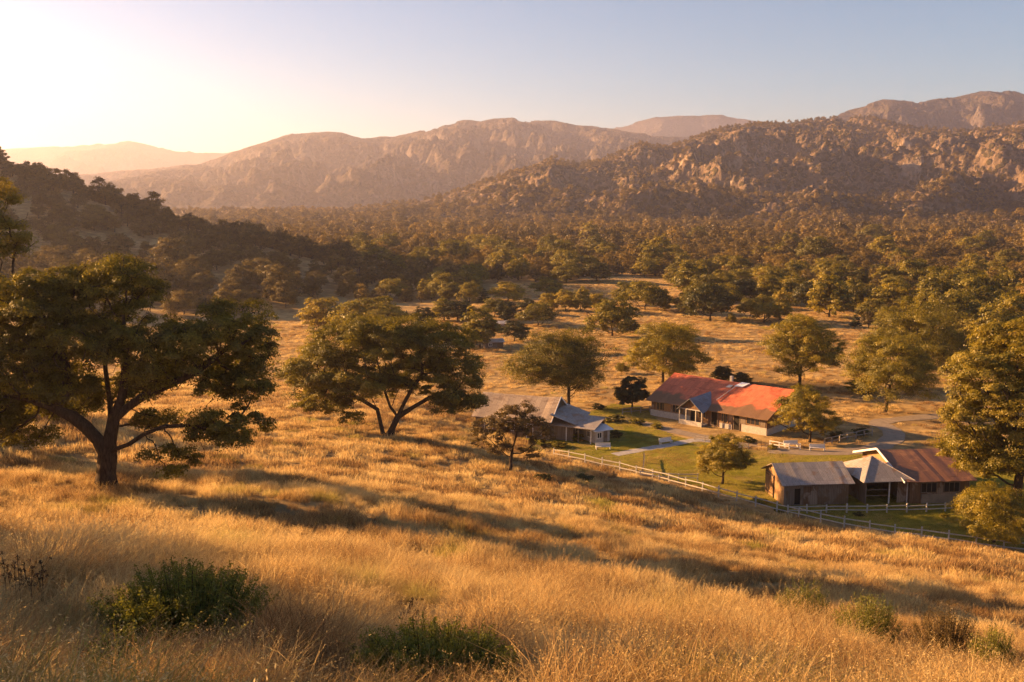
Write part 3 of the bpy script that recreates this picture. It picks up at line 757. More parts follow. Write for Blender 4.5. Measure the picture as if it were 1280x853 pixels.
# big oak at the left
p = on_ground(133, 612); c = rel(133, 612, p[1])
def lob(c, spec):
    out = []
    for (px, py, rx, rz, yy, ry) in spec:
        X_, Z_ = c(px, py); s = c(1, 0)[0] - c(0, 0)[0]; out.append((X_, yy, Z_, rx * s, ry, rz * s))
    return out
L = lob(c, [(158, 352, 66, 50, .5, 3.0), (100, 350, 50, 36, .8, 2.4), (60, 372, 70, 52, -.6, 3.2), (20, 400, 60, 50, 1.0, 3.0), (110, 420, 100, 50, .6, 3.6), (215, 425, 80, 48, -.5, 3.2), (300, 405, 62, 48, .3, 2.8), (20, 440, 72, 48, .6, 3.2), (-20, 500, 62, 42, 0, 2.6),
            (325, 440, 42, 40, 1.0, 2.2), (255, 470, 84, 40, 1.4, 2.6), (302, 522, 62, 36, -1.2, 2.2), (225, 572, 46, 32, -.9, 1.6), (190, 530, 36, 30, 1.6, 1.8), (60, 510, 46, 36, 2.2, 2.0), (250, 540, 40, 22, .8, 1.6), (-70, 430, 50, 60, 0, 3), (120, 500, 50, 24, 3.0, 1.6), (185, 468, 60, 34, 1.0, 2.6), (60, 478, 66, 40, .4, 3), (332, 478, 32, 34, 0, 1.8), (0, 530, 44, 34, .4, 2.2), (60, 540, 30, 22, -.6, 1.4)])
def pts(c, seq): return [(c(a, b)[0], q, c(a, b)[1]) for a, b, q in seq]
stems = [pts(c, [(133, 622, 0), (133, 612, 0), (134, 590, 0), (137, 568, 0), (141, 548, 0), (147, 520, .1), (158, 492, .2), (165, 465, .1), (168, 440, 0)])]
stems_extra = [pts(c, [(139, 560, 0), (128, 545, -.2), (115, 528, -.3), (100, 514, -.4), (82, 503, -.6), (60, 494, -.8)]),
               pts(c, [(141, 548, .05), (141, 530, .3), (138, 505, .7), (133, 470, 1.0), (130, 440, 1.1)]),
               pts(c, [(137, 572, 0), (152, 556, -.4), (172, 548, -.8), (195, 533, -1.0), (222, 522, -1.3), (255, 520, -1.4), (290, 527, -1.4)]),
               pts(c, [(147, 520, .1), (165, 505, 0), (190, 488, -.2), (222, 474, -.2), (255, 458, 0), (280, 440, .2)]),
               pts(c, [(90, 508, -.5), (94, 480, -.2), (88, 455, .3), (80, 430, .4)])]
parts = make_tree(L, 3, .56, .80, 760, 330000, .135, np.random.default_rng(5), stems=stems + stems_extra, step=.32, rmin=.012, flat=.72, bark_sides=7, hollow=.15, droop=.3)
plant_tree('oak_tree', p, parts, LEAF, 'large spreading dark oak at the left with low limbs reaching over the dry grass')
# tree behind it at the very edge
pe = deep(-25, 575, 74); pe[2] = gz(pe[0], pe[1]); c = rel(-25, 575, pe[1])
L = lob(c, [(-40, 300, 70, 60, 0, 3.4), (12, 272, 40, 32, .4, 2.4), (28, 325, 42, 34, -.5, 2.6), (-60, 380, 80, 50, 0, 3.4), (0, 400, 46, 40, 0, 3), (60, 515, 60, 36, 0, 3), (0, 540, 50, 34, 0, 3), (110, 535, 30, 22, 0, 2), (-30, 470, 60, 40, 0, 3)])
parts = make_tree(L, 4, .5, .95, 400, 130000, .18, np.random.default_rng(6), step=.5, rmin=.02)
plant_tree('oak_tree', pe, parts, LEAF_BRIGHT, 'orange lit tree cut by the picture edge behind the large dark oak')
# twin trunk oak
p = on_ground(485, 546); c = rel(485, 546, p[1])
L = lob(c, [(480, 420, 70, 36, 0, 6.5), (430, 430, 60, 36, 1, 6), (400, 462, 54, 40, 0, 5.5), (375, 480, 28, 22, 0, 3), (540, 430, 66, 38, .5, 6), (575, 460, 42, 38, 0, 5.5), (520, 470, 60, 30, 2, 5), (460, 470, 56, 28, -2, 5), (400, 508, 34, 18, .5, 3.0), (570, 500, 42, 18, -.5, 3.0), (440, 520, 20, 14, -1, 2), (480, 405, 50, 20, -2, 4), (362, 465, 18, 16, 0, 2), (602, 478, 18, 18, 0, 2), (395, 500, 44, 26, 2, 4), (575, 495, 44, 26, -2, 4), (485, 485, 50, 26, 3, 4), (455, 405, 40, 20, 2, 4), (515, 405, 44, 20, 1, 4)])
st = [pts(c, [(484, 556, 0), (487, 547, 0), (491, 535, 0), (498, 520, -.1), (506, 503, -.1)]),
      pts(c, [(486, 550, 0), (478, 545, .5), (475, 530, .6), (471, 512, .7), (464, 498, .8)]),
      pts(c, [(498, 520, -.1), (488, 507, .2), (482, 490, .5)]),
      pts(c, [(498, 520, -.1), (517, 508, -.2), (540, 494, -.4), (565, 490, -.4)]),
      pts(c, [(471, 512, .7), (452, 500, .7), (430, 490, .6), (408, 484, .4)]),
      pts(c, [(506, 503, -.1), (516, 485, 0), (530, 465, .3)])]
parts = make_tree(L, 3, .5, 1.25, 560, 240000, .2, np.random.default_rng(8), stems=st, step=.5, rmin=.02, flat=.7, hollow=.2)
plant_tree('oak_tree', p, parts, LEAF, 'twin trunk oak with a wide umbrella crown on the slope at centre left')
# sparse small tree
p = on_ground(638, 589); c = rel(638, 589, p[1])
L = lob(c, [(640, 522, 34, 20, 0, 3), (610, 535, 26, 20, 0, 2.4), (672, 535, 24, 20, 0, 2.4), (596, 552, 14, 12, 0, 1.4), (686, 552, 12, 14, 0, 1.4), (650, 510, 24, 12, .5, 2), (625, 560, 22, 12, .5, 2), (662, 565, 22, 10, 0, 1.6)])
parts = make_tree(L, 1.6, .17, .6, 150, 26000, .16, np.random.default_rng(9), step=.35, rmin=.02, hollow=.3)
plant_tree('small_oak_tree', p, parts, LEAF_DRY, 'small thin brown leaved tree on the slope in front of the grey farmhouse')

hero('oak_tree', 710, 509, 404, 630, 771, 'broad full oak behind the grey farmhouse, left of the red roof', seed=21, nl=46000, leaf=.26, ncl=170, base=.2, D=10)
hero('oak_tree', 828, 479, 398, 778, 884, 'rounded oak in the meadow directly behind the left end of the red roof', seed=22, nl=34000, leaf=.30, ncl=120, base=.25)
hero('small_tree', 790, 511, 467, 768, 813, 'compact dark green bushy tree beside the left end of the red roofed house', mat=LEAF_DARK, seed=23, nl=30000, leaf=.22, ncl=80, base=.04)
hero('oak_tree', 999, 483, 391, 948, 1053, 'tall oak standing in the meadow behind the right end of the red roof', seed=24, nl=36000, leaf=.3, ncl=120, base=.22)
hero('oak_tree', 1107, 515, 414, 1052, 1172, 'full oak with golden left side, the front one of the pair right of the drive', seed=25, nl=46000, leaf=.27, ncl=150, base=.14)
hero('oak_tree', 1150, 478, 370, 1085, 1215, 'large dark oak, the rear one of the pair right of the drive', seed=26, nl=42000, leaf=.3, ncl=140, base=.14)
pr = flr(1268, 642); 
L_ = lob(rel(1268, 642, pr[1]), [(1262, 430, 66, 50, 0, 5.5), (1210, 455, 50, 42, -.6, 5), (1250, 412, 40, 30, 1, 4), (1188, 510, 30, 30, 0, 3), (1208, 560, 40, 34, 1.6, 4), (1205, 520, 42, 40, 0, 4.5), (1240, 560, 56, 40, .5, 5), (1235, 575, 36, 26, 1, 3.5), (1290, 410, 40, 30, 0, 4.5), (1310, 500, 70, 60, 0, 5.5), (1190, 480, 26, 22, 0, 3), (1330, 570, 60, 40, 1, 4), (1180, 445, 18, 14, .5, 2.2), (1260, 500, 60, 50, -2.2, 4)])
parts = make_tree(L_, 4.5, .5, 1.25, 540, 230000, .21, np.random.default_rng(27), step=.5, rmin=.02, flat=.62, hollow=.2)
plant_tree('oak_tree', pr, parts, LEAF_BRIGHT, 'tall golden oak at the right picture edge rising above the rusty barn')
hero('small_tree', 1242, 682, 601, 1180, 1292, 'low round tree on the lawn at the right end of the white rail fence', seed=28, nl=34000, leaf=.17, ncl=110, base=.16, p=flr(1242, 679))
hero('small_tree', 903, 624, 556, 867, 941, 'bright yellow green tree on the lawn left of the grey barn', mat=LEAF_BRIGHT, seed=29, nl=30000, leaf=.17, ncl=90, base=.1, p=flr(903, 605))
hero('small_tree', 1012, 553, 480, 967, 1050, 'leafy tree at the right corner of the red roofed house', seed=30, nl=28000, leaf=.2, ncl=90, base=.2, p=flr(1012, 553))
# trees on the hill left of the frame: their shade lies across the slope
for k, (hx, hy, H_, W_) in enumerate([(-22, 12, 8, 10), (-27, 21, 9, 11), (-40, 31, 9, 11), (-60, 50, 7, 8), (-66, 80, 10, 14), (-70, 100, 9, 12)]):
    rg2 = np.random.default_rng(60 + k); L = auto_lobes(H_, W_, rg2, 7, .2)
    parts = make_tree(L, H_ * .2, H_ * .03, W_ * .09, 90, 12000, .32, rg2, step=.7, rmin=.03)
    plant_tree('oak_tree', (hx, hy, gz(hx, hy)), parts, LEAF, 'oak on the grassy hill outside the left picture edge', group='oaks outside the frame')
#@@BUILDINGS
# ------------------------------------------------------------------ buildings
def frame_of(a, b):
    """origin at ground point a, x axis towards b: location and turn"""
    a = np.array(a); b = np.array(b); return (a[0], a[1], FLOOR), math.atan2(b[1] - a[1], b[0] - a[0]), float(np.hypot(*(b - a)[:2]))
def gable_walls(mb, x0, x1, y0, y1, h, hr, t=.16, yr=None):
    yr = (y0 + y1) / 2 if yr is None else yr
    mb.box(x0, x1, y0, y0 + t, -.3, h); mb.box(x0, x1, y1 - t, y1, -.3, h)
    for xa, xb in ((x0, x0 + t), (x1 - t, x1)):
        ring = [(y0 + t, -.3), (y1 - t, -.3), (y1 - t, h), (yr, hr), (y0 + t, h)]
        mb.solid([(xa, q, z_) for q, z_ in ring], [(xb, q, z_) for q, z_ in ring])
def gable_roof(mb, x0, x1, y0, y1, h, hr, yr=None, t=.09, o=.5, ox=.45, seg=10, sag=.0, rg=None):
    """two slopes; slightly uneven so that it reads as old sheets"""
    yr = (y0 + y1) / 2 if yr is None else yr
    sl = (hr - h) / (yr - y0); xs = np.linspace(x0 - ox, x1 + ox, seg + 1)
    rg = rg or np.random.default_rng(1); dz = rg.normal(0, .025, seg + 1); sgn = -sag * np.sin(np.linspace(0, math.pi, seg + 1))
    for i in range(seg):
        a, b = xs[i], xs[i + 1]; za, zb = dz[i] + sgn[i], dz[i + 1] + sgn[i + 1]
        for ye, zz in ((y0 - o, h - o * sl), (y1 + o, h - o * (hr - h) / (y1 - yr))):
            top = [(a, ye, zz + t + dz[i]), (b, ye, zz + t + dz[i + 1]), (b, yr, hr + t + zb), (a, yr, hr + t + za)]
            mb.sheet(top, t * .8)
def opening(parent, x0, x1, z0, z1, y=-.02, name='window', mat=None, frame=WHITE, mull=1, depth=.05, axis='x', out=-1, fw=.09):
    """a dark opening with frame, set a little proud of a wall. axis x: wall along x, facing -y"""
    def B(mb, a0, a1, q0, q1, zz0, zz1):
        if axis == 'x': mb.box(a0, a1, q0, q1, zz0, zz1)
        else: mb.box(q0, q1, a0, a1, zz0, zz1)
    q0, q1 = (y + out * depth, y) if out < 0 else (y, y + depth)
    m = MB(); B(m, x0, x1, min(q0, q1) + .015, max(q0, q1), z0, z1); w = m.build(name, mat or GLASS_M, parent)
    f = MB(); e0, e1 = (min(q0, q1) - .03, max(q0, q1))
    B(f, x0 - fw, x0, e0, e1, z0 - fw, z1 + fw); B(f, x1, x1 + fw, e0, e1, z0 - fw, z1 + fw); B(f, x0, x1, e0, e1, z1, z1 + fw); B(f, x0, x1, e0, e1, z0 - fw, z0)
    for k in range(mull):
        xm_ = x0 + (x1 - x0) * (k + 1) / (mull + 1); B(f, xm_ - .03, xm_ + .03, e0 + .01, e1 - .02, z0, z1)
    f.build('frame', frame, w); return w
rgb = np.random.default_rng(2)

# --- red roofed farmhouse
A_, B_ = flr(814, 519), flr(958, 545)
loc, rz, LN = frame_of(A_, B_)
h_ = empty('farmhouse', loc, rz); tag(h_, 'long farmhouse with red sheet roof, grey porch gable and whitewashed base', 'house')
HD = 13.0
m = MB(); gable_walls(m, 0, LN, 0, HD, 2.9, 6.0, yr=7.6); m.build('wall', WOOD_BROWN, h_)
for bx in ((-.06, LN * .36, -.14, -.003, -.2, 1.0), (LN * .62, LN * .72, -.14, -.003, -.2, .8), (LN * .80, LN + .06, -.14, -.003, -.2, 1.15), (LN + .003, LN + .12, .0, HD, -.2, 1.0)):
    m = MB(); m.box(*bx); m.build('stone_base', STONE, h_)
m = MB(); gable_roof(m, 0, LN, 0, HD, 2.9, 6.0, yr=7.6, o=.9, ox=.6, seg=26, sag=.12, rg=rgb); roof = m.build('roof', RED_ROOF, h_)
m = MB(); m.box(LN * .47, LN * .47 + .45, 7.9, 8.3, 5.7, 6.75); m.build('chimney', STONE, roof)
m = MB(); m.sheet([(LN * .56, 6.1, 5.62), (LN * .63, 6.1, 5.62), (LN * .66, 7.4, 6.12), (LN * .59, 7.4, 6.12)], .05); m.build('roof_patch', WHITE_ROOF, roof)
m = MB(); m.sheet([(LN * .50, 5.6, 5.36), (LN * .54, 5.6, 5.36), (LN * .545, 6.3, 5.66), (LN * .51, 6.3, 5.66)], .05); m.build('roof_patch', PALE_ROOF, roof)
m = MB(); m.beam((LN * .535, 1.6, 3.9), (LN * .575, 6.0, 5.57), .10, .08); m.build('ridge_strip', PALE_ROOF, roof)
# porch cross gable
g0, g1, gy_ = LN * .315, LN * .515, -2.0
m = MB()
gm = (g0 + g1) / 2
ring = [(g0 + .2, 2.55), (g1 - .2, 2.55), (gm, 4.1)]
m.solid([(a, gy_ + .25, b) for a, b in ring], [(a, gy_ + .4, b) for a, b in ring]); gb = m.build('gable_board', WOOD_BROWN, h_)
m = MB()
for sgn, xe in ((-1, g0 - .35), (1, g1 + .35)):
    ze = 2.3; top = [(xe, gy_ - .3, ze), (gm, gy_ - .3, 4.35), (gm, 4.0, 4.62), (xe, 1.2, 3.1)]
    if sgn > 0: top = top[::-1]
    m.sheet(top, .07)
m.build('porch_roof', BLUE_ROOF, h_)
for k, xx in enumerate((g0, (g0 + g1) / 2 - .9, (g0 + g1) / 2 + .9, g1 - .1)):
    m = MB(); m.box(xx, xx + .14, gy_ + .1, gy_ + .24, 0, 2.55); m.build('post', FW, h_)
m = MB(); m.box(g0 - .1, g1 + .1, gy_ + .08, gy_ + .26, 2.48, 2.6); m.build('porch_beam', FW, h_)
m = MB(); m.box(g0, g1, gy_ + .05, gy_ + .3, -.2, .7); m.build('porch_wall', STONE, h_)
m = MB(); m.box(g0, g1, gy_ + .3, -.15, -.2, .25); m.build('porch_floor', FLAG, h_)
# windows and doors on the long front
for xx, w_, z0, z1 in ((.05, .09, 1.2, 2.4), (.2, .08, 1.2, 2.4), (.365, .04, .3, 2.3), (.44, .05, 1.1, 2.3), (.545, .05, .3, 2.3), (.63, .05, 1.0, 2.3), (.735, .045, .1, 2.35), (.84, .1, 1.4, 2.5)):
    opening(h_, LN * xx, LN * (xx + w_), z0, z1, -.003, 'door' if z0 < .5 else 'window', DARK if z0 < .5 else GLASS_M, frame=WOOD_GREY if z0 < .5 else WOOD_GOLD, mull=0 if z0 < .5 else 2)
m = MB(); m.box(LN * .12, LN * .18, -.05, -.004, 1.1, 2.5); m.build('wall_panel', WOOD_GOLD, h_)
m = MB(); m.box(LN * .29, LN * .33, -.05, -.004, 1.1, 2.5); m.build('wall_panel', WOOD_GREY, h_)
m = MB(); m.box(LN * .785, LN * .83, -.05, -.004, 1.2, 2.6); m.build('wall_panel', WOOD_GREY, h_)
m = MB(); m.box(LN * .945, LN * .99, -.05, -.004, 1.2, 2.6); m.build('wall_panel', WOOD_GREY, h_)
opening(h_, 3.5, 4.6, 1.2, 2.3, LN + .003, axis='y', out=1, mull=1); opening(h_, 8.5, 9.6, 1.2, 2.3, LN + .003, axis='y', out=1, mull=1)

# --- grey barn (left one of the row)
C1, C2 = flr(980, 633), flr(1060, 630.5)
loc, rz, LN = frame_of(C1, C2)
b_ = empty('barn', loc, rz); tag(b_, 'grey roofed board barn with sunlit tan gable end, left one of the barn row', 'barn')
m = MB(); gable_walls(m, 0, LN, 0, 6.4, 2.85, 4.3); m.build('wall', WOOD_GREY, b_)
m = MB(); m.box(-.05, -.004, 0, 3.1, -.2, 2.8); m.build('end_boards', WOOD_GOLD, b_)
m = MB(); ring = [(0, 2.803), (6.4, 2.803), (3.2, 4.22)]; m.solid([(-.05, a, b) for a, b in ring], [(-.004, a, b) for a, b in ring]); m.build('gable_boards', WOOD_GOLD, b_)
m = MB(); m.box(-.11, -.055, 3.5, 6.0, 0, 2.6); dd = m.build('door', WOOD_GOLD, b_)
m = MB(); m.box(-.15, -.112, 3.5, 6.0, 2.35, 2.5); m.box(-.15, -.112, 3.5, 6.0, .3, .45); m.box(-.15, -.112, 4.7, 4.82, .45, 2.35); m.build('brace', WOOD_BROWN, dd)
m = MB(); m.box(-.13, -.004, 3.12, 3.28, -.1, 2.8); m.build('trim', DARK, b_)
m = MB(); gable_roof(m, 0, LN, 0, 6.4, 2.85, 4.3, o=.55, ox=.5, seg=12, sag=.06, rg=rgb); m.build('roof', GREY_ROOF, b_)
m = MB(); m.box(-.03, .13, -.03, .13, -.2, 2.85) if False else m.box(-.07, .06, -.07, -.003, -.2, 2.8); m.build('corner_board', WOOD_GREY, b_)
opening(b_, 1.2, 1.9, .2, 2.1, -.003, 'door', DARK, frame=WOOD_GREY, mull=0)
m = MB(); m.box(2.3, 4.0, -.05, -.004, .1, 2.3); m.build('wall_panel', WOOD_BROWN, b_)
m = MB(); m.box(4.4, 6.9, -.05, -.004, .1, 2.0); m.build('wall_panel', WOOD_GREY, b_)

# --- open shed with pyramid roof
C1, C2 = flr(1081, 631), flr(1134, 629)
loc, rz, LN = frame_of(C1, C2)
s_ = empty('open_shed', loc, rz); tag(s_, 'open fronted shed under a steep grey pyramid roof, middle of the barn row', 'shed')
m = MB(); m.box(0, LN, 6.9, 7.05, -.2, 3.0); m.box(-.003, .13, 3.2, 6.9, -.2, 3.0); m.box(LN - .13, LN, .1, 6.9, -.2, 3.0); m.box(.03, .15, .16, 3.2, -.2, 3.0); m.build('wall', WOOD_GREY, s_)
m = MB(); x0, x1, y0, y1 = -.55, LN + .5, -.6, 7.4; pk0 = (LN / 2 - .25, 3.7, 4.85)
for tri in ([(x0, y0, 2.9), (x1, y0, 2.9), pk0], [(x1, y0, 2.9), (x1, y1, 2.9), pk0], [(x1, y1, 2.9), (x0, y1, 2.9), pk0], [(x0, y1, 2.9), (x0, y0, 2.9), pk0]): m.sheet(tri, .08)
rf = m.build('roof', GREY_ROOF, s_)
m = MB()
for cxy in ((x0, y0, 2.93), (x1, y0, 2.93)): m.beam(cxy, (pk0[0], pk0[1], pk0[2] + .03), .12, .05)
m.build('hip_cap', PALE_ROOF, rf)
for xx in (0.0, LN * .55, LN - .14):
    m = MB(); m.box(xx, xx + .13, 0, .13, -.1, 2.9); m.build('post', WHITE if xx else WOOD_GREY, s_)
m = MB(); m.box(.16, LN * .52, .02, .08, 1.0, 1.1); m.box(.16, LN * .52, .02, .08, 1.7, 1.8); m.build('rail', WOOD_GREY, s_)
m = MB(); m.box(LN * .75, LN - .16, .02, .08, .1, 2.5); m.build('wall_panel', WOOD_BROWN, s_)

# --- rusty roofed barn
C1, C2 = flr(1140, 631), flr(1212, 629)
loc, rz, LN = frame_of(C1, C2)
r_ = empty('barn', loc, rz); tag(r_, 'barn with rusty brown roof under the tall golden oak, right one of the barn row', 'barn')
X0 = -1.2
m = MB(); gable_walls(m, X0 + 1.0, LN, .3, 13.2, 2.9, 4.75, yr=7.2); m.build('wall', WOOD_BROWN, r_)
m = MB(); gable_roof(m, X0 + .6, LN, .3, 13.2, 2.9, 4.75, yr=7.2, o=.6, ox=.6, seg=14, sag=.08, rg=rgb); m.build('roof', RUST_ROOF, r_)
m = MB(); m.beam((X0 - .02, -.35, 2.78), (X0 - .02, 7.2, 4.93), .1, .24); m.beam((X0 - .02, 13.8, 2.78), (X0 - .02, 7.2, 4.93), .1, .24); m.build('bargeboard', WHITE, r_)
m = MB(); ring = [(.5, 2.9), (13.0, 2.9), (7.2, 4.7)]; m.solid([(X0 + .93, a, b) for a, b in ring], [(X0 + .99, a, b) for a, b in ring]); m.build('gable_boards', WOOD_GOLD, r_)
m = MB(); m.box(1.2, LN, .14, .297, -.2, 1.15); m.build('stone_base', GRAVEL, r_)
opening(r_, 1.2, 3.0, 1.4, 2.5, .297, mull=2, frame=WOOD_GREY, mat=DARK); opening(r_, 4.0, 5.8, 1.4, 2.5, .297, mull=2, frame=WOOD_GREY, mat=DARK)

# --- grey farmhouse on the left of the yard
loc = (-5.5, 146.5, FLOOR); f_ = empty('farmhouse', loc, math.atan2(-3.6, 10.2)); tag(f_, 'farmhouse with sunbleached roof and grey lean-to behind the thin brown leaved tree', 'house')
Lf = 11.6
m = MB(); gable_walls(m, 0, Lf, 0, 9, 3.1, 5.6); m.build('wall', WOOD_GREY, f_)
m = MB(); gable_roof(m, 0, Lf, 0, 9, 3.1, 5.6, o=.6, ox=.5, seg=14, sag=.08, rg=rgb); m.build('roof', TAN_ROOF, f_)
m = MB(); m.beam((Lf + .56, -.6, 2.82), (Lf + .56, 4.5, 5.72), .08, .2); m.beam((Lf + .56, 9.6, 2.82), (Lf + .56, 4.5, 5.72), .08, .2); m.build('bargeboard', WHITE, f_)
m = MB(); m.box(Lf + .003, Lf + 3.6, .6, .75, -.2, 2.5); m.box(Lf + .003, Lf + 3.6, 8.2, 8.35, -.2, 2.5); m.box(Lf + 3.45, Lf + 3.6, .75, 8.2, -.2, 2.5); m.build('lean_to_wall', WOOD_GREY, f_)
m = MB(); m.sheet([(Lf + .17, .1, 3.9), (Lf + 4.1, .1, 2.65), (Lf + 4.1, 8.8, 2.65), (Lf + .17, 8.8, 3.9)], .08); m.build('lean_to_roof', GREY_ROOF, f_)
opening(f_, 1.5, 2.7, 1.1, 2.3, -.003, mull=1); opening(f_, 5.0, 6.2, 1.1, 2.3, -.003, mull=1); opening(f_, 8.2, 9.1, .1, 2.2, -.003, 'door', WOOD_BROWN, mull=0)
opening(f_, 2.0, 3.2, 1.1, 2.2, Lf + 3.603, axis='y', out=1, mull=1)
# --- low wing with porch, and white roofed cottage
loc, rz, LN = frame_of(flr(707, 551), flr(740, 555))
w_ = empty('outbuilding', loc, rz); tag(w_, 'low open porch wing with grey roof joining the grey farmhouse and the white roofed cottage', 'outbuilding')
m = MB(); m.box(-2.0, LN + .5, 3.6, 3.75, -.2, 2.7); m.box(-2.0, -1.85, .3, 3.6, -.2, 2.5); m.build('wall', WOOD_BROWN, w_)
m = MB(); m.sheet([(-2.6, -.6, 2.3), (LN + .6, -.6, 2.3), (LN + .6, 3.9, 3.3), (-2.6, 3.9, 3.3)], .08); m.sheet([(LN + .6, 3.95, 3.3), (LN + .6, 6.5, 2.6), (-2.6, 6.5, 2.6), (-2.6, 3.95, 3.3)], .08); m.build('roof', GREY_ROOF, w_)
for k in range(4):
    m = MB(); xx = -1.8 + k * (LN + 2.0) / 3.2; m.box(xx, xx + .12, -.3, -.18, -.1, 2.3); m.build('post', WHITE if k % 2 else WOOD_GREY, w_)
loc, rz, LN = frame_of(flr(744, 555), flr(762, 552))
k_ = empty('cottage', loc, rz); tag(k_, 'tiny whitewashed cottage with bright white sheet roof beside the porch wing', 'cottage')
LN = max(LN, 2.6)
m = MB(); gable_walls(m, 0, LN, 0, 4.6, 1.9, 2.35); m.build('wall', STONE, k_)
m = MB(); gable_roof(m, 0, LN, 0, 4.6, 1.9, 2.35, o=.4, ox=.45, seg=5, rg=rgb); m.build('roof', WHITE_ROOF, k_)
opening(k_, .35, 1.1, .8, 1.55, -.003, mull=1); opening(k_, 1.0, 1.9, .8, 1.55, -.003, axis='y', out=-1, mull=1)
m = MB(); m.box(1.5, 2.2, -.05, -.003, 0, 1.7); m.build('door', WOOD_GREY, k_)
# --- two far sheds
for (px, py, wd, lb) in ((622, 412, 4.2, 'small pale shed beside the dark bushy tree in the valley'), (606, 436, 4.6, 'small pale shed half hidden behind the dull green tree')):
    p = on_ground(px, py); q = empty('shed', p, .25); tag(q, lb, 'shed')
    m = MB(); gable_walls(m, 0, wd, 0, 3.4, 1.5, 2.0); m.build('wall', WOOD_GREY, q)
    m = MB(); gable_roof(m, 0, wd, 0, 3.4, 1.5, 2.0, o=.3, ox=.3, seg=4, rg=rgb); m.build('roof', PALE_ROOF, q)
    opening(q, 1, 1.7, .6, 1.2, -.003, mull=1)

# ------------------------------------------------------------------ lawn, drive, paths
def poly_sheet(name, poly, mat, lift, res=1.5):
    import bmesh
    P = np.array([p[:2] for p in poly]); x0, y0 = P.min(0); x1, y1 = P.max(0)
    bm = bmesh.new(); vs = [bm.verts.new((a, b, 0)) for a, b in P]; bm.faces.new(vs)
    bmesh.ops.triangulate(bm, faces=bm.faces)
    for _ in range(6):
        es = [e for e in bm.edges if e.calc_length() > res * 2]
        if not es: break
        bmesh.ops.subdivide_edges(bm, edges=es, cuts=1); bmesh.ops.triangulate(bm, faces=bm.faces)
    bm.verts.ensure_lookup_table(); C_ = np.array([v.co[:] for v in bm.verts]); zz = ground_z(C_[:, 0], C_[:, 1])
    for v, z_ in zip(bm.verts, zz): v.co.z = max(z_, FLOOR) + lift
    bmesh.ops.recalc_face_normals(bm, faces=bm.faces)
    me = bpy.data.meshes.new(name); bm.to_mesh(me); bm.free(); me.materials.append(mat); return tag(link(name, me), kind='structure')
lawn = [flr(*p) for p in [(625, 520), (670, 512), (730, 518), (765, 505), (800, 508), (812, 515), (840, 545), (930, 562), (1010, 568), (1050, 566), (1110, 566), (1250, 560), (1300, 600), (1330, 694), (1280, 687), (1190, 676), (1100, 663), (1040, 653), (985, 642), (930, 627), (870, 608), (820, 596), (780, 585), (735, 576), (700, 566), (640, 545), (590, 532)]]
poly_sheet('lawn', lawn, LAWN, .03)
def ribbon(name, pts_, w, mat, lift, n=60):
    P = np.array([p[:2] for p in pts_]); tt = np.linspace(0, len(P) - 1, n)
    # smooth curve through the points
    Q = np.stack([np.interp(tt, range(len(P)), P[:, k]) for k in (0, 1)], 1)
    for _ in range(12): Q[1:-1] = (Q[:-2] + Q[1:-1] * 2 + Q[2:]) / 4
    d = np.gradient(Q, axis=0); nn = unit(np.stack([-d[:, 1], d[:, 0]], 1)); ww = w / 2 * (1 + .22 * fbm(np.arange(n) / 3.1, np.arange(n) * 0 + 3, 3, 5))
    a = Q + nn * ww[:, None]; b = Q - nn * ww[:, None]; V = []
    for u_, v_ in zip(a, b):
        for q in (u_, (u_ + v_) / 2, v_): V.append((q[0], q[1], max(gz(q[0], q[1]), FLOOR) + lift))
    Fq = [(3 * i + k, 3 * i + k + 1, 3 * i + 4 + k, 3 * i + 3 + k) for i in range(n - 1) for k in (0, 1)]
    return tag(link(name, np_mesh(name, V, Fq, mat, True)), kind='structure')
ribbon('drive', [flr(*p) for p in [(1275, 512), (1180, 520), (1085, 527), (1112, 535), (1121, 545), (1108, 556), (1085, 563), (1050, 566), (1000, 566), (960, 563)]], 3.2, GRAVEL, .045)
ribbon('footpath', [flr(*p) for p in [(768, 569), (805, 562), (842, 556), (868, 550), (900, 553), (935, 560)]], 1.8, FLAG, .05)
ribbon('path', [flr(*p) for p in [(790, 526), (850, 541), (905, 552), (960, 558)]], 2.6, GRAVEL, .04)

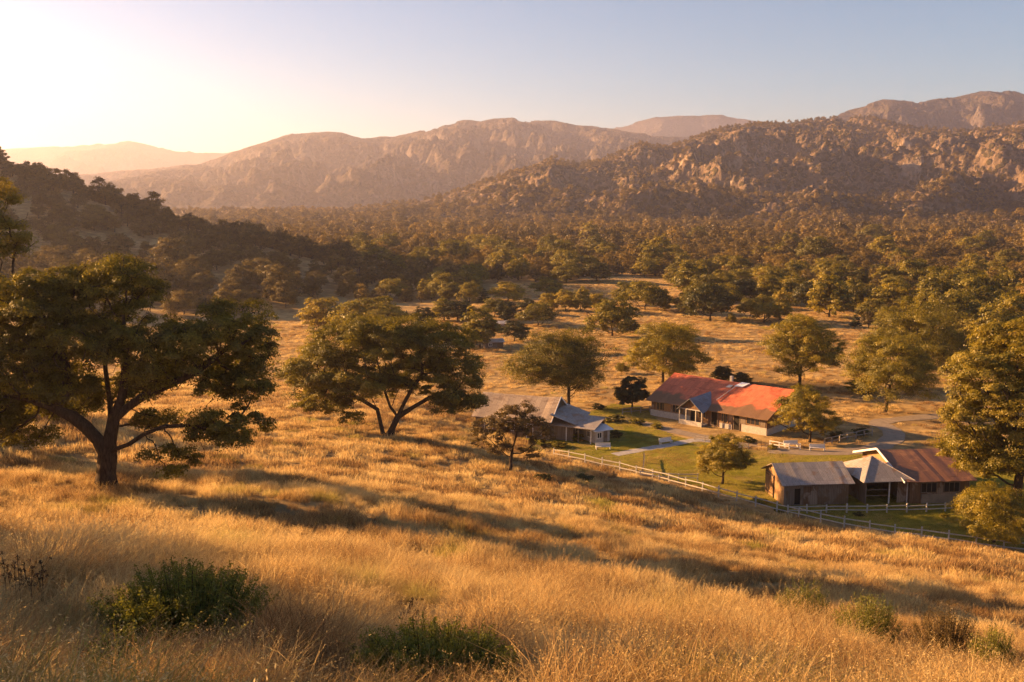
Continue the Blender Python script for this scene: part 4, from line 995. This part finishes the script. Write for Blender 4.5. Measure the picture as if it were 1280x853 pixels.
# ------------------------------------------------------------------ fences
POSTS = {}; FENCE_LINES = []
def fence(pix, label, group, step=2.5, h=1.3, rails=(.5, 1.08), mat=WHITE, hill_side=True, name='rail_fence', jitter=.04, seed=0, world=None):
    P = [on_ground(*q)[:2] if world is None else q for q in pix] if world is None else world
    P = np.array(P, float)[:, :2]; FENCE_LINES.append(P); seg = np.hypot(*np.diff(P, axis=0).T); s = np.r_[0, np.cumsum(seg)]; n = max(2, int(round(s[-1] / step)) + 1)
    tt = np.linspace(0, s[-1], n); X_ = np.interp(tt, s, P[:, 0]); Y_ = np.interp(tt, s, P[:, 1]); Z_ = ground_z(X_, Y_)
    root = empty(name, (X_[0], Y_[0], Z_[0])); tag(root, label, 'fence', group); rg3 = np.random.default_rng(seed + 40)
    key = (h, mat.name)
    if key not in POSTS:
        m = MB(); m.box(-.07, .07, -.07, .07, -.3, h); o = m.build('post', mat, root); POSTS[key] = o.data; bpy.data.objects.remove(o)
    for k in range(n):
        o = link('post', POSTS[key], root, (X_[k] - X_[0], Y_[k] - Y_[0], Z_[k] - Z_[0])); o.rotation_euler = (rg3.normal(0, .035), rg3.normal(0, .035), math.atan2(P[-1][1] - P[0][1], P[-1][0] - P[0][0])); o.scale = (1, 1, rg3.uniform(.93, 1.08))
    for rh in rails:
        m = MB()
        for k in range(n - 1):
            a = np.array([X_[k] - X_[0], Y_[k] - Y_[0], Z_[k] - Z_[0] + rh + rg3.normal(0, jitter)]); b = np.array([X_[k + 1] - X_[0], Y_[k + 1] - Y_[0], Z_[k + 1] - Z_[0] + rh + rg3.normal(0, jitter)])
            d_ = unit((b - a)[None])[0]; sd_ = np.array([-d_[1], d_[0], 0]) * -.09
            m.beam(a + sd_, b + sd_, .05, .11)
        m.build('rail', mat, root)
    return root
FG = plain_mat('weathered grey wood', (.30, .26, .22), .3, 6)
fence([(692, 571), (735, 580), (780, 590), (820, 600), (870, 613), (905, 623), (945, 634), (990, 646), (1040, 657), (1100, 668), (1190, 680), (1285, 692), (1400, 704)], 'long weathered white rail fence between the dry slope and the lawn', None, 2.6, mat=FW, seed=1)
fence([(985, 643), (1024, 642), (1090, 642), (1150, 641), (1205, 639)], 'white rail fence running in front of the three barns', None, 2.2, 1.05, (.4, .85), FW, seed=2)
fence([(778, 519), (812, 516)], 'short grey rail fence at the left end of the red roofed house', 'short fences of the yard', 1.8, 1.1, mat=FG, seed=3)
fence([(560, 541), (600, 548), (645, 560)], 'grey rail fence glimpsed behind the thin brown leaved tree', 'short fences of the yard', 2.2, 1.0, mat=FG, seed=4) if False else None
fence([(868, 550), (905, 556), (935, 561)], 'low grey rail fence between the footpath and the red roofed house', 'short fences of the yard', 1.7, .8, (.35, .68), FG, seed=5)
fence([(962, 558), (985, 562), (1000, 563)], 'short pale rail fence in front of the corner of the red roofed house', 'short fences of the yard', 1.6, .9, (.4, .8), WHITE, seed=6)
fence([(800, 606), (835, 606), (868, 606)], 'pale rail fence left of the bright yellow green tree', 'short fences of the yard', 2.4, 1.0, (.5, .9), FW, seed=7, world=[flr(800, 600)[:2], flr(835, 602)[:2], flr(872, 602)[:2]])
fence([(803, 600), (803, 572)], 'grey cross fence dividing the sunny lawn', 'short fences of the yard', 2.0, .9, (.72,), FG, seed=8, world=[flr(803, 596)[:2], flr(805, 574)[:2]])
fence([(1030, 558), (1060, 551), (1090, 545)], 'dark grey rail fence around the corner garden by the drive', 'short fences of the yard', 2.0, 1.0, mat=FG, seed=9)
# garden benches and a table
def bench(px, py, rz, label, L_=2.2):
    p = flr(px, py); o = empty('bench', p, rz); tag(o, label, 'bench', 'pale wooden benches of the yard')
    m = MB(); m.box(0, L_, 0, .45, .42, .48); m.build('seat', WHITE, o); m = MB(); m.box(0, L_, .45, .5, .5, .95); m.build('backrest', WHITE, o)
    for a, b in ((.05, .05), (L_ - .15, .05), (.05, .38), (L_ - .15, .38)):
        m = MB(); m.box(a, a + .1, b, b + .1, -.05, .42); m.build('leg', WHITE, o)
bench(981, 560, .2, 'pale garden bench left of the leafy tree by the house corner'); bench(1012, 564, -.1, 'pale garden bench right below the leafy tree by the house corner')
bench(826, 557, .5, 'pale bench by the footpath in the middle of the lawn'); bench(745, 563, .1, 'pale bench on the grass before the white roofed cottage')

# ------------------------------------------------------------------ yard bushes
def bush_parts(seed, W=1.0, H=.8, nl=900, leaf=.12):
    rg = np.random.default_rng(seed); L = [(0, 0, H * .45, W * .5, W * .5, H * .5)] + [(math.cos(a) * W * .22, math.sin(a) * W * .22, H * rg.uniform(.4, .6), W * .3, W * .3, H * .4) for a in rg.uniform(0, 6.28, 5)]
    (tv, tf), cr_ = make_tree(L, H * .1, .04, W * .14, 26, nl, leaf, rg, step=.14, rmin=.008, bark_sides=3, stems=[[(0, 0, -.1), (0, 0, 0), (0, 0, H * .12)]])
    return (tv, tf), cr_
BM = [[parts_meshes(bush_parts(s), mt) for s in (501, 502)] for mt in (LEAF, LEAF_DARK, LEAF_BRIGHT)]
for k, (px, py, w_px, h_px, kk, lb) in enumerate([
    (707, 548, 24, 20, 1, 'round clipped dark bush before the porch wing'), (722, 552, 18, 13, 0, 'low bush between the round dark bush and the white roofed cottage'), (770, 548, 20, 14, 1, 'dark low bush right of the white roofed cottage'),
    (698, 560, 30, 9, 0, 'low spreading bush at the grey farmhouse corner'), (772, 527, 26, 12, 1, 'dark hedge bush left of the house terrace'), (797, 531, 26, 11, 0, 'low bush left before the red roofed house'),
    (820, 536, 22, 8, 0, 'flat bush below the whitewashed base of the red roofed house'), (935, 554, 26, 9, 1, 'flat dark bush before the right half of the red roofed house'), (905, 553, 20, 7, 0, 'flat bush before the middle of the red roofed house'),
    (966, 562, 16, 8, 0, 'small bush left of the pale garden benches'), (1075, 545, 26, 14, 1, 'dark bush inside the bend of the drive'), (1045, 549, 24, 12, 1, 'dark bush right behind the house corner tree'),
    (730, 603, 32, 13, 1, 'dark round bush on the dry slope right of the thin tree'), (679, 601, 28, 10, 1, 'low dark bush on the dry slope at the foot of the thin tree'),
    (950, 629, 26, 9, 0, 'low bush at the foot of the sunlit barn gable'), (975, 641, 20, 7, 0, 'small bush between the barn corner and the rail fence'), (832, 612, 20, 8, 1, 'dark clump outside the long rail fence'), (748, 512, 22, 9, 1, 'low dark bush under the broad full oak'),
    (690, 510, 40, 9, 1, 'low dark hedge at the foot of the broad full oak'), (758, 528, 18, 8, 0, 'low bush behind the white roofed cottage'), (1180, 648, 18, 8, 0, 'small bush at the right end of the barn fence'), (1072, 645, 18, 5, 1, 'flat weeds clump along the barn fence')]):
    p = on_ground(px, py); o = inst_tree('bush', p, BM[kk][k % 2], pxsize(h_px, p[1]) / .95, pxsize(w_px, p[1]) / 1.1, k * 1.3, lb, 'bushes around the farm', 'bush')

# ------------------------------------------------------------------ foreground shrubs
def twig_shrub(name, loc, W, H, D, n_st, n_lf, leaf, mat, label, seed, spread=.75, cat='shrub', group=None, stemmat=None):
    """many upright wands carrying small leaves"""
    rg = np.random.default_rng(seed); V = []; Fq = []; lc = []; ln = []; ct = []
    for k in range(n_st):
        a = rg.uniform(0, 6.28); q = math.sqrt(rg.random()); b = np.array([math.cos(a) * q * W * .30, math.sin(a) * q * D * .30, -.03]); hh = H * rg.uniform(.6, 1.08) * (1 - .45 * q * q)
        tip = np.array([math.cos(a) * q * W * .5 * spread * 1.3, math.sin(a) * q * D * .5 * spread * 1.3, hh]) + rg.normal(0, .05, 3)
        mid = (b + tip) / 2 + np.array([*(tip - b)[:2] * -.12, hh * .08]); ts = np.linspace(0, 1, 5)[:, None]
        c_ = (1 - ts)**2 * b + 2 * ts * (1 - ts) * mid + ts**2 * tip; rr = np.linspace(.008, .003, 5) * (W / 2)**.3
        i0 = len(V); 
        for q_, r_2 in zip(c_, rr): V += [q_ + r_2 * np.array([1, 0, 0]), q_ + r_2 * np.array([-.5, .87, 0]), q_ + r_2 * np.array([-.5, -.87, 0])]
        for s in range(4):
            for e_ in range(3): Fq.append((i0 + s * 3 + e_, i0 + s * 3 + (e_ + 1) % 3, i0 + s * 3 + 3 + (e_ + 1) % 3, i0 + s * 3 + 3 + e_))
        m_ = n_lf // n_st; t_ = rg.uniform(.18, 1.02, m_)[:, None]; c2 = (1 - t_)**2 * b + 2 * t_ * (1 - t_) * mid + t_**2 * tip
        lc.append(c2 + rg.normal(0, .028 * (W / 2)**.3, (m_, 3))); d = unit(tip - b); nn = rg.normal(0, 1, (m_, 3)); ln.append(nn); ct.append(np.clip(rg.uniform(.0, .5) + rg.uniform(0, .5, m_) , 0, 1))
    lv, lf = leaf_quads(np.vstack(lc), np.vstack(ln), leaf * rg.uniform(.6, 1.3, sum(map(len, lc))), rg, .42)
    root = empty(name, loc); tag(root, label, cat, group)
    link('stems', np_mesh('stems', V, Fq, stemmat or BARK), root); link('foliage', np_mesh('foliage', lv, lf, mat, False, {'tint': np.concatenate(ct)}), root)
    return root
SHR = []
def shrub_px(px, py, w, h, label, seed, mat=SAGE, ns=220, nl=26000, leaf=.035, name='shrub', **kw):
    p = on_ground(px, py); SHR.append((p[0], p[1], pxsize(w, p[1]) * .5)); h = h * (1.0 if w > 150 else 1.35); return twig_shrub(name, p, pxsize(w, p[1]), pxsize(h, p[1]), pxsize(w, p[1]) * .8, ns, nl, leaf, mat, label, seed, **kw)
shrub_px(232, 800, 235, 104, 'big bushy green shrub in the grass at bottom left', 1, ns=300, nl=52000, leaf=.048)
shrub_px(540, 862, 250, 84, 'green shrub cut by the bottom edge of the picture', 2, ns=280, nl=46000, leaf=.042)
shrub_px(150, 852, 80, 66, 'small yellow green leafy plant below the big green shrub', 3, ns=60, nl=2400, leaf=.036, name='plant')
shrub_px(1004, 786, 82, 50, 'grey green sage bush, leftmost of the row on the right slope', 4, ns=200, nl=16000, leaf=.045, group='sage bushes on the right slope')
shrub_px(1085, 808, 96, 54, 'rounded sage bush in the middle of the row on the right slope', 5, ns=220, nl=18000, leaf=.042, group='sage bushes on the right slope')
shrub_px(1180, 824, 98, 56, 'brownish sage bush right of the middle of the row on the slope', 6, ns=220, nl=15000, leaf=.04, group='sage bushes on the right slope', mat=LEAF_DRY)
shrub_px(1240, 838, 66, 46, 'low dark sage bush at the right end of the row on the slope', 7, ns=160, nl=11000, leaf=.04, group='sage bushes on the right slope')
# dry dark headed weeds
def weed(px, py, w, h, label, seed):
    p = on_ground(px, py); rg = np.random.default_rng(seed); W_, H_ = pxsize(w, p[1]), pxsize(h, p[1])
    m = MB(); hc = []
    def st(a, b, r1, r2): m.solid([tuple(np.array(a) + r1 * np.array(q)) for q in ((1, 0, 0), (-.5, .87, 0), (-.5, -.87, 0))], [tuple(np.array(b) + r2 * np.array(q)) for q in ((1, 0, 0), (-.5, .87, 0), (-.5, -.87, 0))])
    for k in range(5):
        b = np.array([rg.normal(0, W_ * .15), rg.normal(0, W_ * .15), -.05]); t_ = b + np.array([rg.normal(0, W_ * .2), rg.normal(0, W_ * .2), H_ * rg.uniform(.75, 1)]); st(b, t_, .009, .005); hc.append(t_)
        for j in range(5):
            f_ = rg.uniform(.45, .95); s_ = b + (t_ - b) * f_; e_ = s_ + np.array([rg.normal(0, W_ * .2), rg.normal(0, W_ * .2), H_ * rg.uniform(.1, .22)]); st(s_, e_, .005, .003); hc.append(e_)
    root = empty('dry_weed', p); tag(root, label, 'weed', 'dry weeds in the foreground'); m.build('stem', BARK, root)
    hc = np.array(hc); C_ = np.repeat(hc, 16, 0) + rg.normal(0, .014, (len(hc) * 16, 3)); lv, lf = leaf_quads(C_, rg.normal(size=C_.shape), np.full(len(C_), .03), rg, .6)
    link('seed_heads', np_mesh('seed_heads', lv, lf, WEED, False, {'tint': rg.random(len(C_))}), root)
weed(24, 775, 50, 92, 'tall dry weed with dark heads at the left picture edge', 31); weed(50, 770, 30, 75, 'dry weed with dark heads right beside the one at the edge', 32)
weed(515, 800, 40, 60, 'dry dark headed weed above the shrub cut by the bottom edge', 33)
#@@GRASS
# ------------------------------------------------------------------ dry grass
def grass_clump(seed, n, rad, h, w, seeds=True, segs=4, bend=.5, curl=.5):
    rg = np.random.default_rng(seed); V = []; Fq = []; T = []
    a = rg.uniform(0, 2 * np.pi, n); q = np.sqrt(rg.random(n)) * rad; base = np.stack([np.cos(a) * q, np.sin(a) * q, np.full(n, -.03)], 1)
    la = rg.uniform(0, 2 * np.pi, n); H = h * rg.uniform(.45, 1.1, n); be = bend * rg.uniform(.1, 1.2, n) * H
    ld = np.stack([np.cos(la), np.sin(la), np.zeros(n)], 1); ld[:, 0] += .35; ld = unit(ld); sa = rg.uniform(0, np.pi, n); sd = np.stack([np.cos(sa), np.sin(sa), rg.normal(0, .2, n)], 1)
    ts = np.linspace(0, 1, segs + 1); rows = []
    for t_ in ts:
        c_ = base + ld * (be * t_**2.2)[:, None]; c_[:, 2] += H * (t_ - curl * .35 * t_**3 * (be / H))
        ww = w * (1 - t_)**.6 * rg.uniform(.9, 1.1) + w * .12; rows.append(np.stack([c_ - sd * ww * .5, c_ + sd * ww * .5], 1))
    A = np.stack(rows, 1)  # n, segs+1, 2, 3
    V = A.reshape(-1, 3); k = (segs + 1) * 2; i = (np.arange(n) * k)[:, None]; s = (np.arange(segs) * 2)[None]
    Fq = np.stack([i + s, i + s + 1, i + s + 3, i + s + 2], -1).reshape(-1, 4)
    tint = np.repeat(rg.uniform(0, .8, n), segs)
    if seeds:
        pick = rg.random(n) < .4; tip = A[pick, -1].mean(1); prev = A[pick, -2].mean(1); d = unit(tip - prev); m = len(tip)
        C_ = []; 
        for j in range(6): C_.append(tip - d * (.018 * j) * (h / .6) + rg.normal(0, .006, (m, 3)))
        C_ = np.vstack(C_); lv, lf = leaf_quads(C_, rg.normal(size=C_.shape), np.full(len(C_), .022 * (w / .008)**.5), rg, .3)
        Fq = np.vstack([Fq, lf + len(V)]); V = np.vstack([V, lv]); tint = np.r_[tint, rg.uniform(.6, 1, len(C_))]
    return np_mesh('dry_grass', V, Fq, GRASS, False, {'tint': tint})
GP = [grass_clump(600 + k, 70, .26, .66, .008, bend=1.0) for k in range(5)] + [grass_clump(620 + k, 80, .42, .55, .016, bend=.7, segs=3) for k in range(4)] + [grass_clump(640 + k, 90, .85, .5, .04, seeds=False, segs=2) for k in range(4)]
rg = np.random.default_rng(33)
allp = []
for (r0, r1, dens, lo, hi, sc) in ((4.5, 17, 17, 0, 5, 1.0), (17, 34, 9, 0, 5, 1.15), (34, 75, 3.3, 5, 9, 1.0), (75, 210, 1.15, 9, 13, 1.0)):
    t0, t1 = (-44, 44) if r1 < 60 else (-34, 34)
    n = int(.5 * R(t1 - t0) * (r1 * r1 - r0 * r0) * dens); x, y, t, r = scatter_xy(r0, r1, n, rg, t0, t1)
    hz_ = hill(x, y); ok = (hz_ > FLOOR + .1) if r0 > 30 else np.ones(n, bool)
    x, y, r = x[ok], y[ok], r[ok]
    den = fbm(x / 2.2, y / 2.2, 3, 91); ok = rg.random(len(x)) < np.clip(.9 + den * 1.2, .15, 1); x, y, r = x[ok], y[ok], r[ok]
    hs = np.clip(1 + .65 * fbm(x / 4, y / 4, 3, 93), .35, 1.6); s = sc * hs * rg.uniform(.7, 1.25, len(x))
    allp.append((x, y, s, rg.integers(lo, hi, len(x))))
# meadow grass beyond the farm, and short grass of the lawn
LW = [tuple(p[:2]) for p in lawn]
n = 52000; xm, ym, tm, rm_ = scatter_xy(100, 420, n, rg, -34, 34)
ok = (hill(xm, ym) < FLOOR + .1) & inside(MEADOW, xm, ym) & ~inside(LW, xm, ym) & (wooded(xm, ym) < 1)
DRV = np.array([flr(*p)[:2] for p in [(1275, 512), (1180, 520), (1085, 527), (1112, 535), (1121, 545), (1108, 556), (1085, 563), (1050, 566), (1000, 566)]])
def from_line(P, x, y):
    d = np.full(x.shape, 1e9)
    for a, b in zip(P[:-1], P[1:]):
        ab = b - a; t = np.clip(((x - a[0]) * ab[0] + (y - a[1]) * ab[1]) / (ab @ ab), 0, 1); d = np.minimum(d, np.hypot(x - a[0] - ab[0] * t, y - a[1] - ab[1] * t))
    return d
ok &= (from_line(DRV, xm, ym) > 3) & (rg.random(n) < np.clip(.75 + fbm(xm / 14, ym / 5, 3, 121), .12, 1))
for bx, by, br in ((30, 156, 15), (2, 148, 10.5), (50, 119, 8), (36, 118, 9)): ok &= (xm - bx)**2 + (ym - by)**2 > br * br
xm, ym = xm[ok], ym[ok]; allp.append((xm, ym, np.full(len(xm), .85) * rg.uniform(.6, 1.15, len(xm)), rg.integers(9, 13, len(xm))))
x, y, s, pi_ = [np.concatenate(q) for q in zip(*allp)]
keepg = np.ones(len(x), bool)
for sx_, sy_, sr in SHR:
    dx, dy = (x - sx_) / sr, (y - sy_) / (sr * .85); keepg &= dx * dx + dy * dy > .75
    fr = (np.abs(dx) < 1.2) & (y < sy_) & (y > sy_ - 4.5); s = np.where(fr, s * .62, s)
for P_ in FENCE_LINES[:2]:
    q_ = from_line(P_, x, y); keepg &= q_ > .45
    q_ = from_line(P_ - np.array([.3, 1.6]), x, y); s = np.where(q_ < 2.0, s * .5, s)
x, y, s, pi_ = x[keepg], y[keepg], s[keepg], pi_[keepg]
z = ground_z(x, y); tint = np.clip(.55 +   .75 * fbm(x / 7, y / 7, 4, 95) + .45 * fbm(x / 1.3, y / 1.3, 2, 97), 0, 1)
green = np.clip(fbm(x / 6, y / 6, 3, 99) * 1.6 - .75, 0, .75)
sc3 = np.stack([s, s, s], 1)
scatter('dry_grass', np.stack([x, y, z], 1), rg.normal(0, .9, len(x)), sc3, pi_, GP, {'itint': tint, 'igreen': green}, 'knee high dry golden grass covering the whole near slope', 'grass', tilt=rg.normal(0, .08, (len(x), 2)))
print('grass clumps', len(x))
LP = [grass_clump(660 + k, 80, .45, .16, .03, seeds=False, segs=2, bend=.5) for k in range(3)]
xl, yl, tl, rl = scatter_xy(95, 190, 60000, rg, -10, 36); ok = inside(LW, xl, yl) & (hill(xl, yl) < FLOOR + .05)
for bx, by, br in ((30, 156, 9), (50, 119, 7), (36, 118, 6)): pass
FP_ = np.array([flr(*p)[:2] for p in [(768, 569), (805, 562), (842, 556), (868, 550), (900, 553), (935, 560)]]); PT_ = np.array([flr(*p)[:2] for p in [(790, 526), (850, 541), (905, 552), (960, 558)]])
ok &= (from_line(DRV, xl, yl) > 1.9) & (from_line(FP_, xl, yl) > 1.1) & (from_line(PT_, xl, yl) > 1.5)
ok &= rg.random(len(xl)) < np.clip(.7 + fbm(xl / 3, yl / 3, 3, 131), .1, 1)
xl, yl = xl[ok], yl[ok]
scatter('lawn_grass', np.stack([xl, yl, np.full(len(xl), FLOOR + .02)], 1), rg.uniform(0, 6.28, len(xl)), rg.uniform(.5, 1.2, len(xl)), rg.integers(0, 3, len(xl)), LP, {'itint': np.clip(.6 + .5 * fbm(xl / 5, yl / 5, 3, 133), 0, 1), 'igreen': np.clip(.75 + .5 * fbm(xl / 8, yl / 8, 3, 135), .25, 1)}, 'short yellow green grass of the farm yard', 'grass')
#@@LIGHT
# ------------------------------------------------------------------ haze
m, nt, out = new_mat('haze air'); pv = N(nt, 'ShaderNodeVolumePrincipled'); pv.inputs['Color'].default_value = (.84, .82, .98, 1); pv.inputs['Density'].default_value = HAZE = 1.0e-4
pv.inputs['Anisotropy'].default_value = .56
nt.links.new(pv.outputs[0], out.inputs['Volume'])
mb = MB(); mb.box(-12000, 12000, -3000, 9900, FLOOR - 8, 500); hz_o = mb.build('haze', m); tag(hz_o, kind='stuff')

# ------------------------------------------------------------------ sun and sky
w = bpy.data.worlds.new('World'); scn.world = w; w.use_nodes = True; nt = w.node_tree; nt.nodes.clear()
bg = nt.nodes.new('ShaderNodeBackground'); wo = nt.nodes.new('ShaderNodeOutputWorld'); sk = nt.nodes.new('ShaderNodeTexSky')
sk.sky_type = 'NISHITA'; sk.sun_disc = False; sk.sun_elevation = SUN_EL; sk.sun_rotation = SUN_AZ; sk.altitude = 300; sk.air_density = 1.0; sk.dust_density = .35; sk.ozone_density = 3.0
bg.inputs[1].default_value = .035
nt.links.new(sk.outputs[0], bg.inputs[0]); nt.links.new(bg.outputs[0], wo.inputs[0])
sd = bpy.data.lights.new('sun', 'SUN'); sd.energy = 5; sd.angle = R(.6); sd.color = (1.0, .55, .22); so = bpy.data.objects.new('sun', sd); COL.objects.link(so)
so.rotation_euler = to_sun.to_track_quat('Z', 'Y').to_euler()
scn.view_settings.view_transform = 'Standard'; scn.view_settings.look = 'None'; scn.view_settings.gamma = 1; scn.view_settings.exposure = 2.15
scn.cycles.use_denoising = True; scn.cycles.max_bounces = 7; scn.cycles.diffuse_bounces = 3; scn.cycles.transmission_bounces = 4; scn.cycles.glossy_bounces = 2; scn.cycles.volume_bounces = 1; scn.cycles.transparent_max_bounces = 4
